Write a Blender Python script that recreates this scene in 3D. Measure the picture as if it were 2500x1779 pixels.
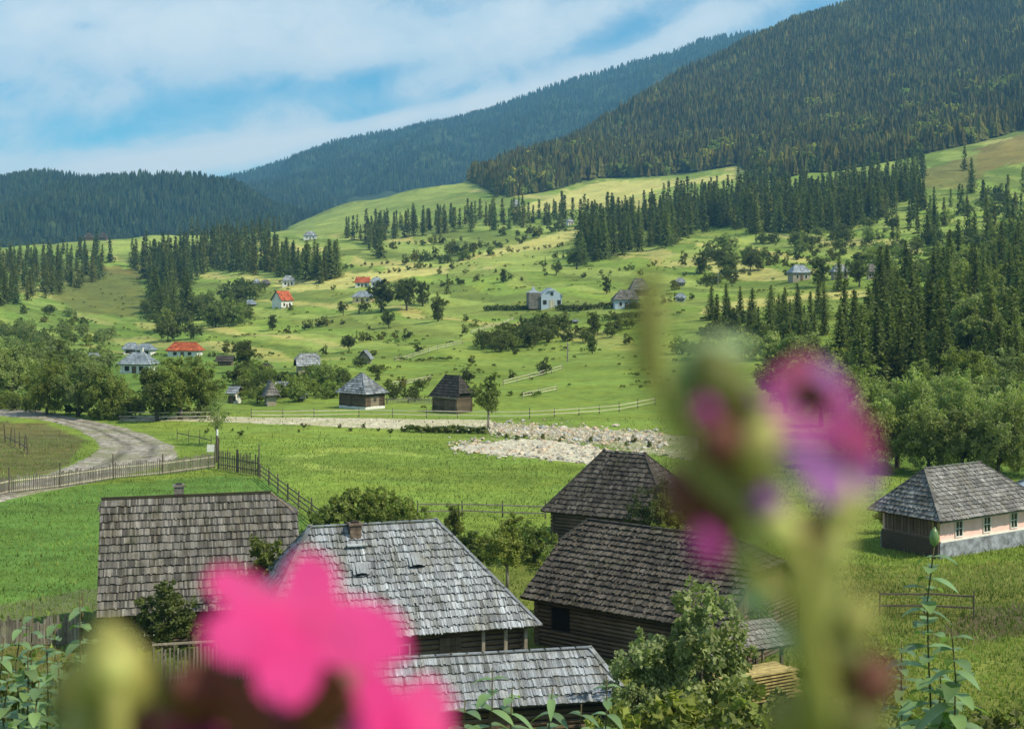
import bpy, math, random
import numpy as np
from mathutils import Vector, Matrix
R = math.radians
rng = np.random.default_rng(7)
random.seed(7)
for o in list(bpy.data.objects): bpy.data.objects.remove(o)
scn = bpy.context.scene
col = scn.collection

# ------------------------------------------------------------ camera, world, sun, exposure
F, CX, HY, CZ = 2972., 1141., 640., 17.
cam = bpy.data.objects.new('camera', bpy.data.cameras.new('camera')); col.objects.link(cam)
cam.location = (0, 0, CZ); cam.rotation_euler = (R(90), 0, 0)
cam.data.sensor_width = 36; cam.data.lens = 36 * F / 2282; cam.data.shift_y = -172 / 2282
cam.data.clip_start = 0.02; cam.data.clip_end = 30000
cam.data.dof.use_dof = True; cam.data.dof.focus_distance = 45; cam.data.dof.aperture_fstop = 7.8
scn.camera = cam
SUN_EL, SUN_AZ = R(46), math.atan2(0.93, -0.40)       # azimuth from +Y towards +X: right, a little behind the camera
scn.view_settings.view_transform = 'Standard'; scn.view_settings.look = 'None'
scn.view_settings.exposure = 0.16; scn.view_settings.gamma = 1
sd = Vector((math.sin(SUN_AZ) * math.cos(SUN_EL), math.cos(SUN_AZ) * math.cos(SUN_EL), math.sin(SUN_EL)))
sl = bpy.data.lights.new('sun', 'SUN'); sl.energy = 4.8; sl.angle = R(0.5); sl.color = (1, .90, .70)
so = bpy.data.objects.new('sun', sl); col.objects.link(so); so.rotation_euler = sd.to_track_quat('Z', 'Y').to_euler()
scn.cycles.max_bounces = 6; scn.cycles.volume_bounces = 0; scn.cycles.diffuse_bounces = 3
scn.cycles.transparent_max_bounces = 8

W = bpy.data.worlds.new("World"); scn.world = W; W.use_nodes = True
nt = W.node_tree; nt.nodes.clear()
def N(t, ty, **k):
    n = t.nodes.new(ty)
    for a, v in k.items(): setattr(n, a, v)
    return n
def math_(t, op, a, b=None, c=None):
    n = N(t, 'ShaderNodeMath', operation=op)
    for i, v in enumerate((a, b, c)):
        if v is None: continue
        if isinstance(v, (int, float)): n.inputs[i].default_value = v
        else: t.links.new(v, n.inputs[i])
    return n.outputs[0]
def mixc(t, f, a, b, mode='MIX'):
    n = N(t, 'ShaderNodeMixRGB', blend_type=mode)
    for i, v in enumerate((f, a, b)):
        if isinstance(v, (int, float)): n.inputs[i].default_value = v
        elif isinstance(v, tuple): n.inputs[i].default_value = (*v[:3], 1)
        else: t.links.new(v, n.inputs[i])
    return n.outputs[0]
def noise(t, vec, scale, detail=3, rough=.55, dist=0):
    n = N(t, 'ShaderNodeTexNoise'); n.inputs['Scale'].default_value = scale
    n.inputs['Detail'].default_value = detail; n.inputs['Roughness'].default_value = rough; n.inputs['Distortion'].default_value = dist
    if vec is not None: t.links.new(vec, n.inputs['Vector'])
    return n.outputs['Fac']
def ramp(t, fac, stops):
    n = N(t, 'ShaderNodeValToRGB'); e = n.color_ramp.elements
    while len(e) < len(stops): e.new(.5)
    for el, (p, c) in zip(e, stops):
        el.position = p; el.color = (c, c, c, 1) if isinstance(c, (int, float)) else (*c, 1)
    t.links.new(fac, n.inputs[0]); return n.outputs[0]
sky = N(nt, 'ShaderNodeTexSky', sky_type='NISHITA'); sky.sun_disc = False
sky.sun_elevation = SUN_EL; sky.sun_rotation = SUN_AZ; sky.dust_density = .4; sky.ozone_density = 1.5; sky.altitude = 600
skc = mixc(nt, 1., sky.outputs[0], (.1, .1, .1), 'MULTIPLY')
skc = mixc(nt, 1., skc, (.46, 1.16, 1.30), 'MULTIPLY')
tc = N(nt, 'ShaderNodeTexCoord'); sx = N(nt, 'ShaderNodeSeparateXYZ'); nt.links.new(tc.outputs['Generated'], sx.inputs[0])
# direction in units of tangent: u to the right of +Y, v up
u = math_(nt, 'DIVIDE', sx.outputs[0], math_(nt, 'MAXIMUM', sx.outputs[1], .15))
v = math_(nt, 'DIVIDE', sx.outputs[2], math_(nt, 'MAXIMUM', sx.outputs[1], .15))
cx_ = N(nt, 'ShaderNodeCombineXYZ')
nt.links.new(math_(nt, 'ADD', math_(nt, 'MULTIPLY', u, 1.0), math_(nt, 'MULTIPLY', v, .5)), cx_.inputs[0])
nt.links.new(math_(nt, 'ADD', math_(nt, 'MULTIPLY', v, 1.5), math_(nt, 'MULTIPLY', u, -.45)), cx_.inputs[1])
nt.links.new(math_(nt, 'MULTIPLY', sx.outputs[1], .3), cx_.inputs[2])
cl = math_(nt, 'ADD', math_(nt, 'MULTIPLY', noise(nt, cx_.outputs[0], 4.2, 9, .62, .15), .62), math_(nt, 'MULTIPLY', noise(nt, cx_.outputs[0], 17, 8, .68, .5), .38))
def bank(u0, v0, su, sv, rot, amp):
    du = math_(nt, 'SUBTRACT', u, u0); dv = math_(nt, 'SUBTRACT', v, v0); c, s = math.cos(rot), math.sin(rot)
    a = math_(nt, 'DIVIDE', math_(nt, 'ADD', math_(nt, 'MULTIPLY', du, c), math_(nt, 'MULTIPLY', dv, s)), su)
    b = math_(nt, 'DIVIDE', math_(nt, 'ADD', math_(nt, 'MULTIPLY', dv, c), math_(nt, 'MULTIPLY', du, -s)), sv)
    r2 = math_(nt, 'ADD', math_(nt, 'MULTIPLY', a, a), math_(nt, 'MULTIPLY', b, b))
    return math_(nt, 'MULTIPLY', math_(nt, 'POWER', 2.718, math_(nt, 'MULTIPLY', r2, -1.)), amp)
dens = cl
def BK(px, py, w, h, rot, amp):
    global dens
    dens = math_(nt, 'ADD', dens, bank((px - CX) / F, (HY - py) / F, w / F, h / F, R(rot), amp))
BK(260, 80, 460, 90, 2, .22); BK(980, 110, 330, 70, 8, .22); BK(560, 330, 300, 34, 14, .24); BK(330, 362, 240, 26, 5, .30); BK(900, 262, 260, 18, 12, .2)
BK(1150, 215, 260, 30, 17, .22); BK(1560, 60, 280, 40, 20, .22); BK(60, 330, 80, 40, 0, .16)
BK(420, 235, 400, 34, 12, -.13); BK(860, 165, 170, 30, 14, -.17); BK(1370, 90, 190, 45, 20, -.22); BK(820, 255, 150, 20, 12, -.14); BK(200, 310, 180, 20, 8, -.12); BK(190,60,50,14,0,-.14)
cf = ramp(nt, dens, [(.38, .05), (.50, .34), (.60, .74), (.78, 1.)])
cloudc = mixc(nt, noise(nt, cx_.outputs[0], 9, 4), (.80, .93, .96), (.97, .98, .95))
bg = N(nt, 'ShaderNodeBackground'); nt.links.new(mixc(nt, cf, skc, cloudc), bg.inputs[0]); bg.inputs[1].default_value = 1
ow = N(nt, 'ShaderNodeOutputWorld'); nt.links.new(bg.outputs[0], ow.inputs[0])

# ------------------------------------------------------------ terrain function
def nz(x, y, s, seed=0):
    """cheap smooth noise, range about -1..1"""
    r = np.random.default_rng(seed); o = np.zeros_like(np.asarray(x, float))
    for k in range(7):
        a = r.random() * 6.283; f = (.6 + r.random() * 1.3) / s; p = r.random() * 6.283
        o += np.sin((x * math.cos(a) + y * math.sin(a)) * f * 6.283 + p + 1.3 * np.sin((x * math.sin(a) - y * math.cos(a)) * f * 3.1 + p * 2))
    return o / 4.
TD = np.array([150, 200, 260, 340, 420, 520, 700, 900, 1100, 1350, 1650, 2000, 2400, 2800, 3400])
TP = np.array([-400, 0, 250, 500, 750, 1000, 1250, 1500, 1750, 2000, 2282, 2800])
TY = np.array([
 [977, 977, 977, 977, 977, 977, 977, 975, 970, 965, 960, 950],
 [893, 893, 893, 893, 893, 893, 890, 886, 880, 872, 862, 840],
 [825, 830, 833, 834, 830, 824, 815, 800, 790, 775, 755, 730],
 [760, 775, 798, 795, 778, 760, 735, 712, 690, 665, 640, 600],
 [715, 730, 762, 755, 728, 706, 683, 668, 640, 615, 590, 545],
 [670, 690, 728, 710, 676, 655, 635, 620, 605, 578, 545, 500],
 [620, 640, 672, 648, 610, 590, 570, 545, 528, 503, 470, 420],
 [580, 592, 600, 588, 562, 537, 510, 485, 463, 430, 388, 340],
 [560, 552, 532, 530, 521, 497, 465, 437, 410, 372, 322, 270],
 [572, 565, 540, 538, 500, 445, 420, 398, 368, 322, 270, 210],
 [590, 590, 590, 575, 458, 408, 362, 335, 292, 240, 185, 110],
 [600, 600, 600, 620, 530, 450, 333, 246, 172, 105, 55, -10],
 [605, 605, 605, 630, 600, 520, 345, 176, 50, -25, -45, -80],
 [608, 608, 608, 630, 620, 580, 430, 235, 95, 20, 0, -30],
 [612, 612, 612, 625, 625, 620, 590, 480, 380, 330, 300, 280]], float)
_gp = np.arange(-400, 2801, 20.); _ld = np.linspace(math.log(150), math.log(3400), 320)
_t = np.array([np.interp(_gp, TP, r) for r in TY])
_zr = CZ - (_t - HY) / F * TD[:, None]
_z = np.array([np.interp(_ld, np.log(TD), _zr[:, j]) for j in range(len(_gp))]).T
def gblur(a, s, ax):
    k = np.exp(-.5 * (np.arange(-int(3 * s), int(3 * s) + 1) / s) ** 2); k /= k.sum(); n = len(k) // 2
    p = np.pad(a, [(n, n) if i == ax else (0, 0) for i in range(2)], mode='edge')
    return np.apply_along_axis(lambda m: np.convolve(m, k, 'valid'), ax, p)
_z = gblur(gblur(_z, 3.2, 1), 4.5, 0)
def gz(x, y):
    x = np.asarray(x, float); y = np.asarray(y, float)
    hill = 15.6 - .4 * np.maximum(y, -2.); near = np.log1p(np.exp(np.clip(hill / .6, -40, 40))) * .6 
    yy = np.maximum(y, 20.); px = np.clip(CX + F * x / yy, -399, 2799)
    fi = (px + 400) / 20; fj = np.clip((np.log(yy) - _ld[0]) / (_ld[1] - _ld[0]), 0, 318.99)
    i = np.clip(fi.astype(int), 0, len(_gp) - 2); j = fj.astype(int); a = fi - i; b = fj - j
    zt = (_z[j, i] * (1 - a) + _z[j, i + 1] * a) * (1 - b) + (_z[j + 1, i] * (1 - a) + _z[j + 1, i + 1] * a) * b
    w = np.clip((y - 150) / 50, 0, 1); w = w * w * (3 - 2 * w)
    base = near * (1 - w) + zt * w
    amp = np.clip((y - 85) / 400, 0, 1)
    base = base + amp * (1.5 * nz(x, y, 90, 1) + .6 * nz(x, y, 33, 2)) + .05 * nz(x, y, 13, 3) * np.clip((y - 45) / 30, 0, 1)
    base = base + np.clip((y - 1150) / 500, 0, 1) * (14 * nz(x, y, 420, 4) + 5 * nz(x, y, 150, 5)) * np.clip((2500 - y) / 300, .4, 1)
    return base
_ds = np.concatenate([np.linspace(44, 150, 400), np.exp(np.linspace(math.log(150.2), math.log(3300), 1600))])
def site(px, py):
    x = (px - CX) / F * _ds; Y = HY + F * (CZ - gz(x, _ds)) / _ds
    k = np.argmax(Y <= py) if (Y <= py).any() else np.argmin(Y)
    d = _ds[k]
    if k > 0:
        a = (Y[k - 1] - py) / max(Y[k - 1] - Y[k], 1e-6); d = _ds[k - 1] + (d - _ds[k - 1]) * min(max(a, 0), 1)
    xx = (px - CX) / F * d
    return Vector((xx, d, float(gz(xx, d))))
def atd(px, d): x = (px - CX) / F * d; return Vector((x, d, float(gz(x, d))))
def P3(px, py, d): return Vector(((px - CX) / F * d, d, CZ - (py - HY) / F * d))

# ------------------------------------------------------------ object helpers
def tag(o, label=None, cat=None, group=None, kind=None):
    if label: o['label'] = label
    if cat: o['category'] = cat
    if group: o['group'] = group
    if kind: o['kind'] = kind
    return o
def empty(name, loc, rz=0, label=None, cat=None, group=None):
    o = bpy.data.objects.new(name, None); col.objects.link(o); o.location = loc; o.rotation_euler = (0, 0, rz); o.empty_display_size = .3
    return tag(o, label, cat, group)
def link(name, me, parent=None, loc=None):
    o = bpy.data.objects.new(name, me); col.objects.link(o)
    if parent: o.parent = parent
    if loc is not None: o.location = loc
    return o
def mesh_np(name, V, Fc, mats, tone=None, smooth=False, mi=None, parent=None, mesh_only=False):
    V = np.asarray(V, np.float32).reshape(-1, 3); Fc = np.asarray(Fc, np.int32); k = Fc.shape[1]
    me = bpy.data.meshes.new(name); me.vertices.add(len(V)); me.vertices.foreach_set('co', V.ravel())
    me.loops.add(Fc.size); me.loops.foreach_set('vertex_index', Fc.ravel())
    me.polygons.add(len(Fc)); me.polygons.foreach_set('loop_start', np.arange(len(Fc), dtype=np.int32) * k)
    me.polygons.foreach_set('loop_total', np.full(len(Fc), k, np.int32))
    me.update(calc_edges=True)
    for m in (mats if isinstance(mats, (list, tuple)) else [mats]): me.materials.append(m)
    if mi is not None: me.polygons.foreach_set('material_index', np.asarray(mi, np.int32))
    if tone is not None:
        tone = np.asarray(tone, np.float32)
        if tone.ndim == 1: tone = np.repeat(tone[:, None], 3, 1)
        a = me.color_attributes.new('tone', 'FLOAT_COLOR', 'POINT')
        a.data.foreach_set('color', np.c_[tone, np.ones(len(tone), np.float32)].astype(np.float32).ravel())
    me.polygons.foreach_set('use_smooth', np.full(len(Fc), smooth))
    me.validate()
    return me if mesh_only else link(name, me, parent)
class MB:
    """collects quads/tris into one mesh; tone per vertex"""
    def __init__(s): s.v = []; s.f = []; s.t = []; s.m = []
    def add(s, vs, fs, tone=1., mi=0):
        b = len(s.v); s.v += [tuple(q) for q in vs]; s.f += [tuple(i + b for i in f) for f in fs]; s.t += [tone] * len(vs); s.m += [mi] * len(fs); return s
    def box(s, c, d, rz=0, tone=1., mi=0, M=None, taper=1.):
        hx, hy, hz = d[0] / 2, d[1] / 2, d[2] / 2
        q = [Vector((x * hx * (taper if z > 0 else 1), y * hy * (taper if z > 0 else 1), z * hz)) for z in (-1, 1) for x, y in ((-1, -1), (1, -1), (1, 1), (-1, 1))]
        Mx = M if M is not None else Matrix.Rotation(rz, 3, 'Z')
        return s.add([Mx @ p + Vector(c) for p in q], [(0, 3, 2, 1), (4, 5, 6, 7), (0, 1, 5, 4), (1, 2, 6, 5), (2, 3, 7, 6), (3, 0, 4, 7)], tone, mi)
    def bar(s, a, b, w, h=None, tone=1., mi=0):
        a, b = Vector(a), Vector(b); h = h or w; d = b - a
        z = d.normalized(); x = z.cross(Vector((0, 0, 1)))
        if x.length < .05: x = Vector((1, 0, 0))
        x.normalize(); y = z.cross(x)
        return s.box((a + b) / 2, (w, h, d.length), M=Matrix((x, y, z)).transposed(), tone=tone, mi=mi)
    def tube(s, pts, rad, n=7, tone=1., mi=0, cap=True):
        pts = [Vector(p) for p in pts]; rad = rad if hasattr(rad, '__len__') else [rad] * len(pts); vs = []; fs = []
        for i, p in enumerate(pts):
            t = (pts[min(i + 1, len(pts) - 1)] - pts[max(i - 1, 0)]).normalized()
            x = t.cross(Vector((.13, .95, .2))).normalized(); y = t.cross(x)
            vs += [p + (x * math.cos(a) + y * math.sin(a)) * rad[i] for a in [k * 6.2832 / n for k in range(n)]]
        for i in range(len(pts) - 1):
            for k in range(n): fs.append((i * n + k, i * n + (k + 1) % n, (i + 1) * n + (k + 1) % n, (i + 1) * n + k))
        if cap: fs += [tuple(range(n))[::-1], tuple((len(pts) - 1) * n + k for k in range(n))]
        return s.add(vs, fs, tone, mi)
    def build(s, name, mats, parent=None, smooth=False, mesh_only=False):
        me = bpy.data.meshes.new(name); me.from_pydata(s.v, [], s.f)
        for m in (mats if isinstance(mats, (list, tuple)) else [mats]): me.materials.append(m)
        me.polygons.foreach_set('material_index', s.m)
        t = np.array([x if hasattr(x, '__len__') else (x, x, x) for x in s.t], np.float32).reshape(-1, 3)
        a = me.color_attributes.new('tone', 'FLOAT_COLOR', 'POINT'); a.data.foreach_set('color', np.c_[t, np.ones(len(t), np.float32)].astype(np.float32).ravel())
        me.polygons.foreach_set('use_smooth', [smooth] * len(s.f)); me.update()
        return me if mesh_only else link(name, me, parent)

# ------------------------------------------------------------ materials
def newmat(name):
    m = bpy.data.materials.new(name); m.use_nodes = True; t = m.node_tree; b = t.nodes['Principled BSDF']; b.inputs['Specular IOR Level'].default_value = .25
    return m, t, b
def tonemul(t, c):
    a = N(t, 'ShaderNodeAttribute', attribute_name='tone'); return mixc(t, 1., c, a.outputs['Color'], 'MULTIPLY')
def bump(t, b, h, strength=.5, dist=.05):
    n = N(t, 'ShaderNodeBump'); n.inputs['Strength'].default_value = strength; n.inputs['Distance'].default_value = dist
    t.links.new(h, n.inputs['Height']); t.links.new(n.outputs[0], b.inputs['Normal'])
def leafmat(name, c, var=.35, trans=.35, hue=(1.25, 1.05, .6), spec=.25, rough=.55):
    m, t, b = newmat(name); oi = N(t, 'ShaderNodeObjectInfo')
    f = ramp(t, oi.outputs['Random'], [(0, 1 - var), (1, 1 + var)])
    base = mixc(t, 1., tuple(c), f, 'MULTIPLY')
    r2 = math_(t, 'FRACT', math_(t, 'MULTIPLY', oi.outputs['Random'], 7.13))
    base = mixc(t, math_(t, 'MULTIPLY', r2, .6), base, mixc(t, 1., base, hue, 'MULTIPLY'))
    base = tonemul(t, base); t.links.new(base, b.inputs['Base Color']); b.inputs['Roughness'].default_value = rough; b.inputs['Specular IOR Level'].default_value = spec
    tr = N(t, 'ShaderNodeBsdfTranslucent'); t.links.new(mixc(t, 1., base, (1.1, 1.25, .5), 'MULTIPLY'), tr.inputs[0])
    mx = N(t, 'ShaderNodeMixShader'); mx.inputs[0].default_value = trans; t.links.new(b.outputs[0], mx.inputs[1]); t.links.new(tr.outputs[0], mx.inputs[2])
    t.links.new(mx.outputs[0], t.nodes['Material Output'].inputs[0]); return m
def woodmat(name, c1, c2, scale=1., grain=(1, 1, 12), rough=.8, spec=.25, bs=.4, moss=0):
    m, t, b = newmat(name); tc = N(t, 'ShaderNodeTexCoord'); mp = N(t, 'ShaderNodeMapping'); t.links.new(tc.outputs['Object'], mp.inputs[0]); mp.inputs['Scale'].default_value = grain
    n1 = noise(t, mp.outputs[0], 2.2 * scale, 5, .65); n2 = noise(t, tc.outputs['Object'], .6 * scale, 3)
    f = ramp(t, math_(t, 'ADD', math_(t, 'MULTIPLY', n1, .65), math_(t, 'MULTIPLY', n2, .35)), [(.36, 0.), (.64, 1.)])
    cc = mixc(t, f, tuple(c1), tuple(c2))
    if moss:
        m2 = N(t, 'ShaderNodeMapping'); t.links.new(tc.outputs['Object'], m2.inputs[0]); m2.inputs['Scale'].default_value = (1.6, .5, .5)
        cc = mixc(t, ramp(t, noise(t, m2.outputs[0], 1.3, 5, .65), [(.46, 0.), (.66, .75)]), cc, mixc(t, 1., cc, (.55, .50, .36), 'MULTIPLY'))
        cc = mixc(t, ramp(t, noise(t, tc.outputs['Object'], .9, 5, .7), [(.55, 0.), (.7, moss)]), cc, (.06, .07, .025))
    t.links.new(tonemul(t, cc), b.inputs['Base Color']); b.inputs['Roughness'].default_value = rough; b.inputs['Specular IOR Level'].default_value = spec
    bump(t, b, n1, bs, .02); return m
def plainmat(name, c, var=.15, scale=3., rough=.85, bs=.2):
    m, t, b = newmat(name); tc = N(t, 'ShaderNodeTexCoord'); n = noise(t, tc.outputs['Object'], scale, 5, .6)
    f = ramp(t, n, [(.3, 1 - var * 2), (.7, 1 + var)])
    t.links.new(tonemul(t, mixc(t, 1., tuple(c), f, 'MULTIPLY')), b.inputs['Base Color']); b.inputs['Roughness'].default_value = rough; bump(t, b, n, bs, .03); return m
M = {}
M['spruce'] = leafmat('spruce_needles', (.150, .185, .055), .3, .40, (1.05, 1.0, .8), .12, .7)
M['leaf'] = leafmat('leaf_green', (.175, .225, .060), .3, .42, (1.3, 1.05, .7))
M['leafdark'] = leafmat('leaf_dark', (.105, .135, .040), .3, .38, (1.3, 1.1, .7))
M['willow'] = leafmat('leaf_willow', (.235, .285, .105), .22, .42, (1.1, 1.0, .8))
M['silver'] = leafmat('leaf_silver', (.27, .33, .15), .15, .4, (1.1, 1.0, .8))
M['yellowleaf'] = leafmat('leaf_yellowish', (.22, .24, .05), .2, .3, (1.2, .9, .7))
M['rust'] = leafmat('leaf_rust', (.16, .10, .045), .2, .3, (1.2, .9, .7))
M['bark'] = woodmat('bark', (.05, .042, .03), (.14, .12, .09), 2, (1, 1, .3))
M['palebark'] = woodmat('pale_bark', (.16, .14, .10), (.34, .31, .25), 2, (1, 1, .3))
M['sh_grey'] = woodmat('shingle_grey', (.15, .158, .17), (.44, .475, .52), 1., (12, 12, 2), .5, .5, moss=.25)
M['sh_dull'] = woodmat('shingle_dull', (.085, .078, .068), (.27, .255, .235), 1., (12, 12, 2), .7, .3, moss=.6)
M['sh_dark'] = woodmat('shingle_dark', (.035, .028, .021), (.12, .106, .09), 1., (12, 12, 2), .75, .3, moss=.5)
M['sh_blue'] = woodmat('shingle_bluish', (.17, .20, .235), (.37, .42, .46), 1., (4, 4, 2), .55, .4)
M['sh_brown'] = woodmat('shingle_brown_grey', (.13, .125, .115), (.35, .34, .33), 1., (10, 10, 2), .6, .35, moss=.4)
M['under'] = plainmat('roof_underlay', (.05, .045, .04))
M['tile'] = plainmat('red_tile', (.48, .12, .05), .2, 1.5)
M['log'] = woodmat('log_wall', (.07, .05, .032), (.20, .15, .10), 1., (.6, 6, 6))
M['logpale'] = woodmat('log_pale', (.2, .17, .12), (.42, .37, .28), 1., (.6, 6, 6))
M['fence'] = woodmat('fence_wood', (.15, .125, .095), (.38, .34, .28), 2., (4, 4, .6))
M['rail'] = woodmat('rail_pale', (.42, .38, .28), (.70, .65, .50), 2., (2, 2, 2))
M['stake'] = woodmat('stake_dark', (.06, .05, .035), (.16, .13, .10), 2., (4, 4, .6))
M['white'] = plainmat('lime_plaster', (.72, .71, .66), .1)
M['cream'] = plainmat('cream_plaster', (.66, .52, .26), .12)
M['pink'] = plainmat('pink_plaster', (.92, .58, .52), .08, 1.2)
M['bluewall'] = plainmat('blue_grey_plaster', (.42, .50, .58), .1)
M['stone'] = plainmat('plinth_stone', (.27, .29, .33), .3, 2.5, .9, .7)
M['brick'] = plainmat('chimney_brick', (.15, .11, .085), .3, 5)
M['glass'] = newmat('window_glass')[0]; _b = M['glass'].node_tree.nodes['Principled BSDF']; _b.inputs['Base Color'].default_value = (.015, .018, .02, 1); _b.inputs['Roughness'].default_value = .12; _b.inputs['Specular IOR Level'].default_value = .6
M['dark'] = plainmat('dark_opening', (.012, .01, .008))
M['hay'] = plainmat('hay', (.42, .33, .13), .25, 4)

# ground
def groundmat(name, scale=1.):
    m, t, b = newmat(name); g = N(t, 'ShaderNodeNewGeometry'); pos = g.outputs['Position']
    at = N(t, 'ShaderNodeAttribute', attribute_name='tone')
    n1 = noise(t, pos, .035 * scale, 5, .6); n2 = noise(t, pos, .5 * scale, 4, .65); n3 = noise(t, pos, 5. * scale, 4, .7)
    mp = N(t, 'ShaderNodeMapping'); t.links.new(pos, mp.inputs[0]); mp.inputs['Scale'].default_value = (.045, .22, .3); mp.inputs['Rotation'].default_value = (0, 0, R(-9))
    n4 = noise(t, mp.outputs[0], 1., 5, .7, .6); n1 = math_(t, 'ADD', math_(t, 'MULTIPLY', n1, .45), math_(t, 'MULTIPLY', n4, .55))
    f = math_(t, 'ADD', math_(t, 'ADD', math_(t, 'MULTIPLY', n1, 1.2), math_(t, 'MULTIPLY', n2, .7)), math_(t, 'MULTIPLY', n3, .5))
    f = ramp(t, math_(t, 'MULTIPLY', f, .42), [(.38, .48), (.50, 1.), (.63, 1.5)])
    c = mixc(t, 1., at.outputs['Color'], f, 'MULTIPLY')
    hue = ramp(t, noise(t, pos, .11 * scale, 4, .6), [(.42, 0.), (.62, 1.)])
    c = mixc(t, math_(t, 'MULTIPLY', hue, .5), c, mixc(t, 1., c, (1.22, 1.02, .8), 'MULTIPLY'))
    t.links.new(c, b.inputs['Base Color']); b.inputs['Roughness'].default_value = .95; b.inputs['Specular IOR Level'].default_value = .08
    bump(t, b, math_(t, 'ADD', n3, math_(t, 'MULTIPLY', n2, 2.)), .55, .25); return m
M['ground'] = groundmat('meadow_grass')
def roadmat(name, c1, c2, c3):
    m, t, b = newmat(name); g = N(t, 'ShaderNodeNewGeometry'); pos = g.outputs['Position']
    n = noise(t, pos, 1.1, 6, .75); n2 = noise(t, pos, .22, 3); v = N(t, 'ShaderNodeTexVoronoi'); v.inputs['Scale'].default_value = 2.6; t.links.new(pos, v.inputs['Vector'])
    c = mixc(t, ramp(t, n, [(.4, 0.), (.6, 1.)]), tuple(c1), tuple(c2)); c = mixc(t, ramp(t, n2, [(.45, 0.), (.6, .75)]), c, tuple(c3))
    c = mixc(t, ramp(t, v.outputs['Distance'], [(.1, .45), (.3, 0.)]), c, (.08, .08, .07))
    t.links.new(tonemul(t, c), b.inputs['Base Color']); b.inputs['Roughness'].default_value = .95
    bump(t, b, math_(t, 'ADD', n, v.outputs['Distance']), .8, .15); return m
M['road'] = roadmat('gravel_road', (.18, .155, .12), (.46, .42, .36), (.20, .20, .10))
M['gravel'] = roadmat('river_gravel', (.36, .33, .24), (.74, .68, .52), (.50, .46, .36))
M['path'] = roadmat('pale_path', (.34, .31, .21), (.68, .62, .45), (.40, .38, .22))
M['bed'] = roadmat('stream_stones', (.17, .18, .08), (.55, .50, .34), (.24, .27, .10))

# ------------------------------------------------------------ ground sheet
def inpoly(px, py, poly):
    c = np.zeros(px.shape, bool); n = len(poly)
    for i in range(n):
        x1, y1 = poly[i]; x2, y2 = poly[(i + 1) % n]
        if y1 == y2: continue
        k = ((y1 > py) != (y2 > py)) & (px < (x2 - x1) * (py - y1) / (y2 - y1) + x1); c ^= k
    return c
ys = np.concatenate([np.linspace(-45, 40, 50), np.linspace(41, 150, 130), np.exp(np.linspace(math.log(151), math.log(3380), 420))])
us = np.linspace(-1, 1, 521)
X = us[None, :] * (0.62 * np.maximum(ys, 0)[:, None] + 60); Y = np.repeat(ys[:, None], len(us), 1); Z = gz(X, Y)
PX = CX + F * X / np.maximum(Y, 1); PY = HY + F * (CZ - Z) / np.maximum(Y, 1)
G1 = np.array([.172, .250, .046]); tint = np.ones(X.shape + (3,)) * G1
G_L = np.array([.27, .34, .08]); G_Y = np.array([.50, .48, .16]); G_D = np.array([.06, .125, .025]); G_B = np.array([.16, .15, .045]); G_BR = np.array([.21, .17, .05]); G_S = np.array([.13, .11, .075]); FOR = np.array([.05, .075, .025])
# strip fields on the slope: cells stretched along the contour
r2 = np.random.default_rng(21); ns = 420
sxx = r2.uniform(-1, 1, ns); syy = np.exp(r2.uniform(math.log(200), math.log(1500), ns)); sc = r2.random(ns)
ca = np.log(np.maximum(Y, 150)) * 14 + .010 * PX.clip(-300, 2700) * 1.1; cb = PX / 330.
cs_a = np.log(syy) * 14 + .011 * (CX + 1500 * sxx); cs_b = (CX + 1500 * sxx) / 330.
best = np.full(X.shape, 1e9); idx = np.zeros(X.shape, int); wob = .18 * nz(X, Y, 60, 9)
for k in range(ns):
    d = (ca + wob - cs_a[k]) ** 2 * 2.2 + (cb - cs_b[k]) ** 2; q = d < best; best[q] = d[q]; idx[q] = k
pal = np.array([G1 * 1.1, G1 * .8, G1 * 1.3, G_L * .85, G_L, G_Y * .85, G1, [.15, .2, .045], G_L * 1.1, G_L * .7])
fc = pal[(sc * len(pal)).astype(int)][idx]
wf = np.clip((Y - 230) / 150, 0, 1)[..., None] * .85; tint = tint * (1 - wf) + fc * wf
def paint(poly, c, a=1., lo=0, hi=9e9):
    k = inpoly(PX + 9 * nz(X / np.maximum(Y, 60) * 300, Y, 22, 31), PY + 3 * nz(X, Y, 17, 32), poly) & (Y > lo) & (Y < hi); tint[k] = tint[k] * (1 - a) + np.array(c) * a
paint([(720, 612), (960, 602), (1060, 570), (1290, 505), (1290, 530), (1180, 575), (1090, 600), (720, 634)], G_Y, .85)
paint([(1000, 588), (1130, 565), (1290, 545), (1290, 570), (1100, 592), (1000, 612)], G_L, .9)
paint([(600, 630), (760, 612), (900, 600), (1000, 603), (800, 640), (640, 650)], G_Y, .8)
paint([(1140, 470), (1230, 440), (1330, 405), (1540, 400), (1640, 385), (1640, 400), (1500, 415), (1400, 440), (1240, 475)], G_Y, .85)
paint([(730, 475), (740, 462), (870, 434), (1000, 416), (1135, 366), (1135, 395), (1060, 425), (900, 450), (760, 495), (700, 500)], G_L * .95, .95)
paint([(1560, 690), (1620, 672), (1800, 655), (1870, 645), (1960, 650), (1960, 662), (1800, 668), (1640, 690), (1570, 702)], G_Y * .9, .9)
paint([(1480, 575), (1620, 535), (1700, 520), (1720, 530), (1600, 560), (1480, 590)], G_L, .9)
paint([(230, 545), (350, 525), (450, 525), (450, 545), (300, 560), (240, 570)], G_L * 1.1, .9)
paint([(2180, 330), (2282, 300), (2700, 260), (2700, 350), (2282, 360), (2180, 385)], G_BR, .85)
paint([(2050, 380), (2180, 345), (2180, 420), (2050, 420)], G_B * 1.1, .8)
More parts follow.
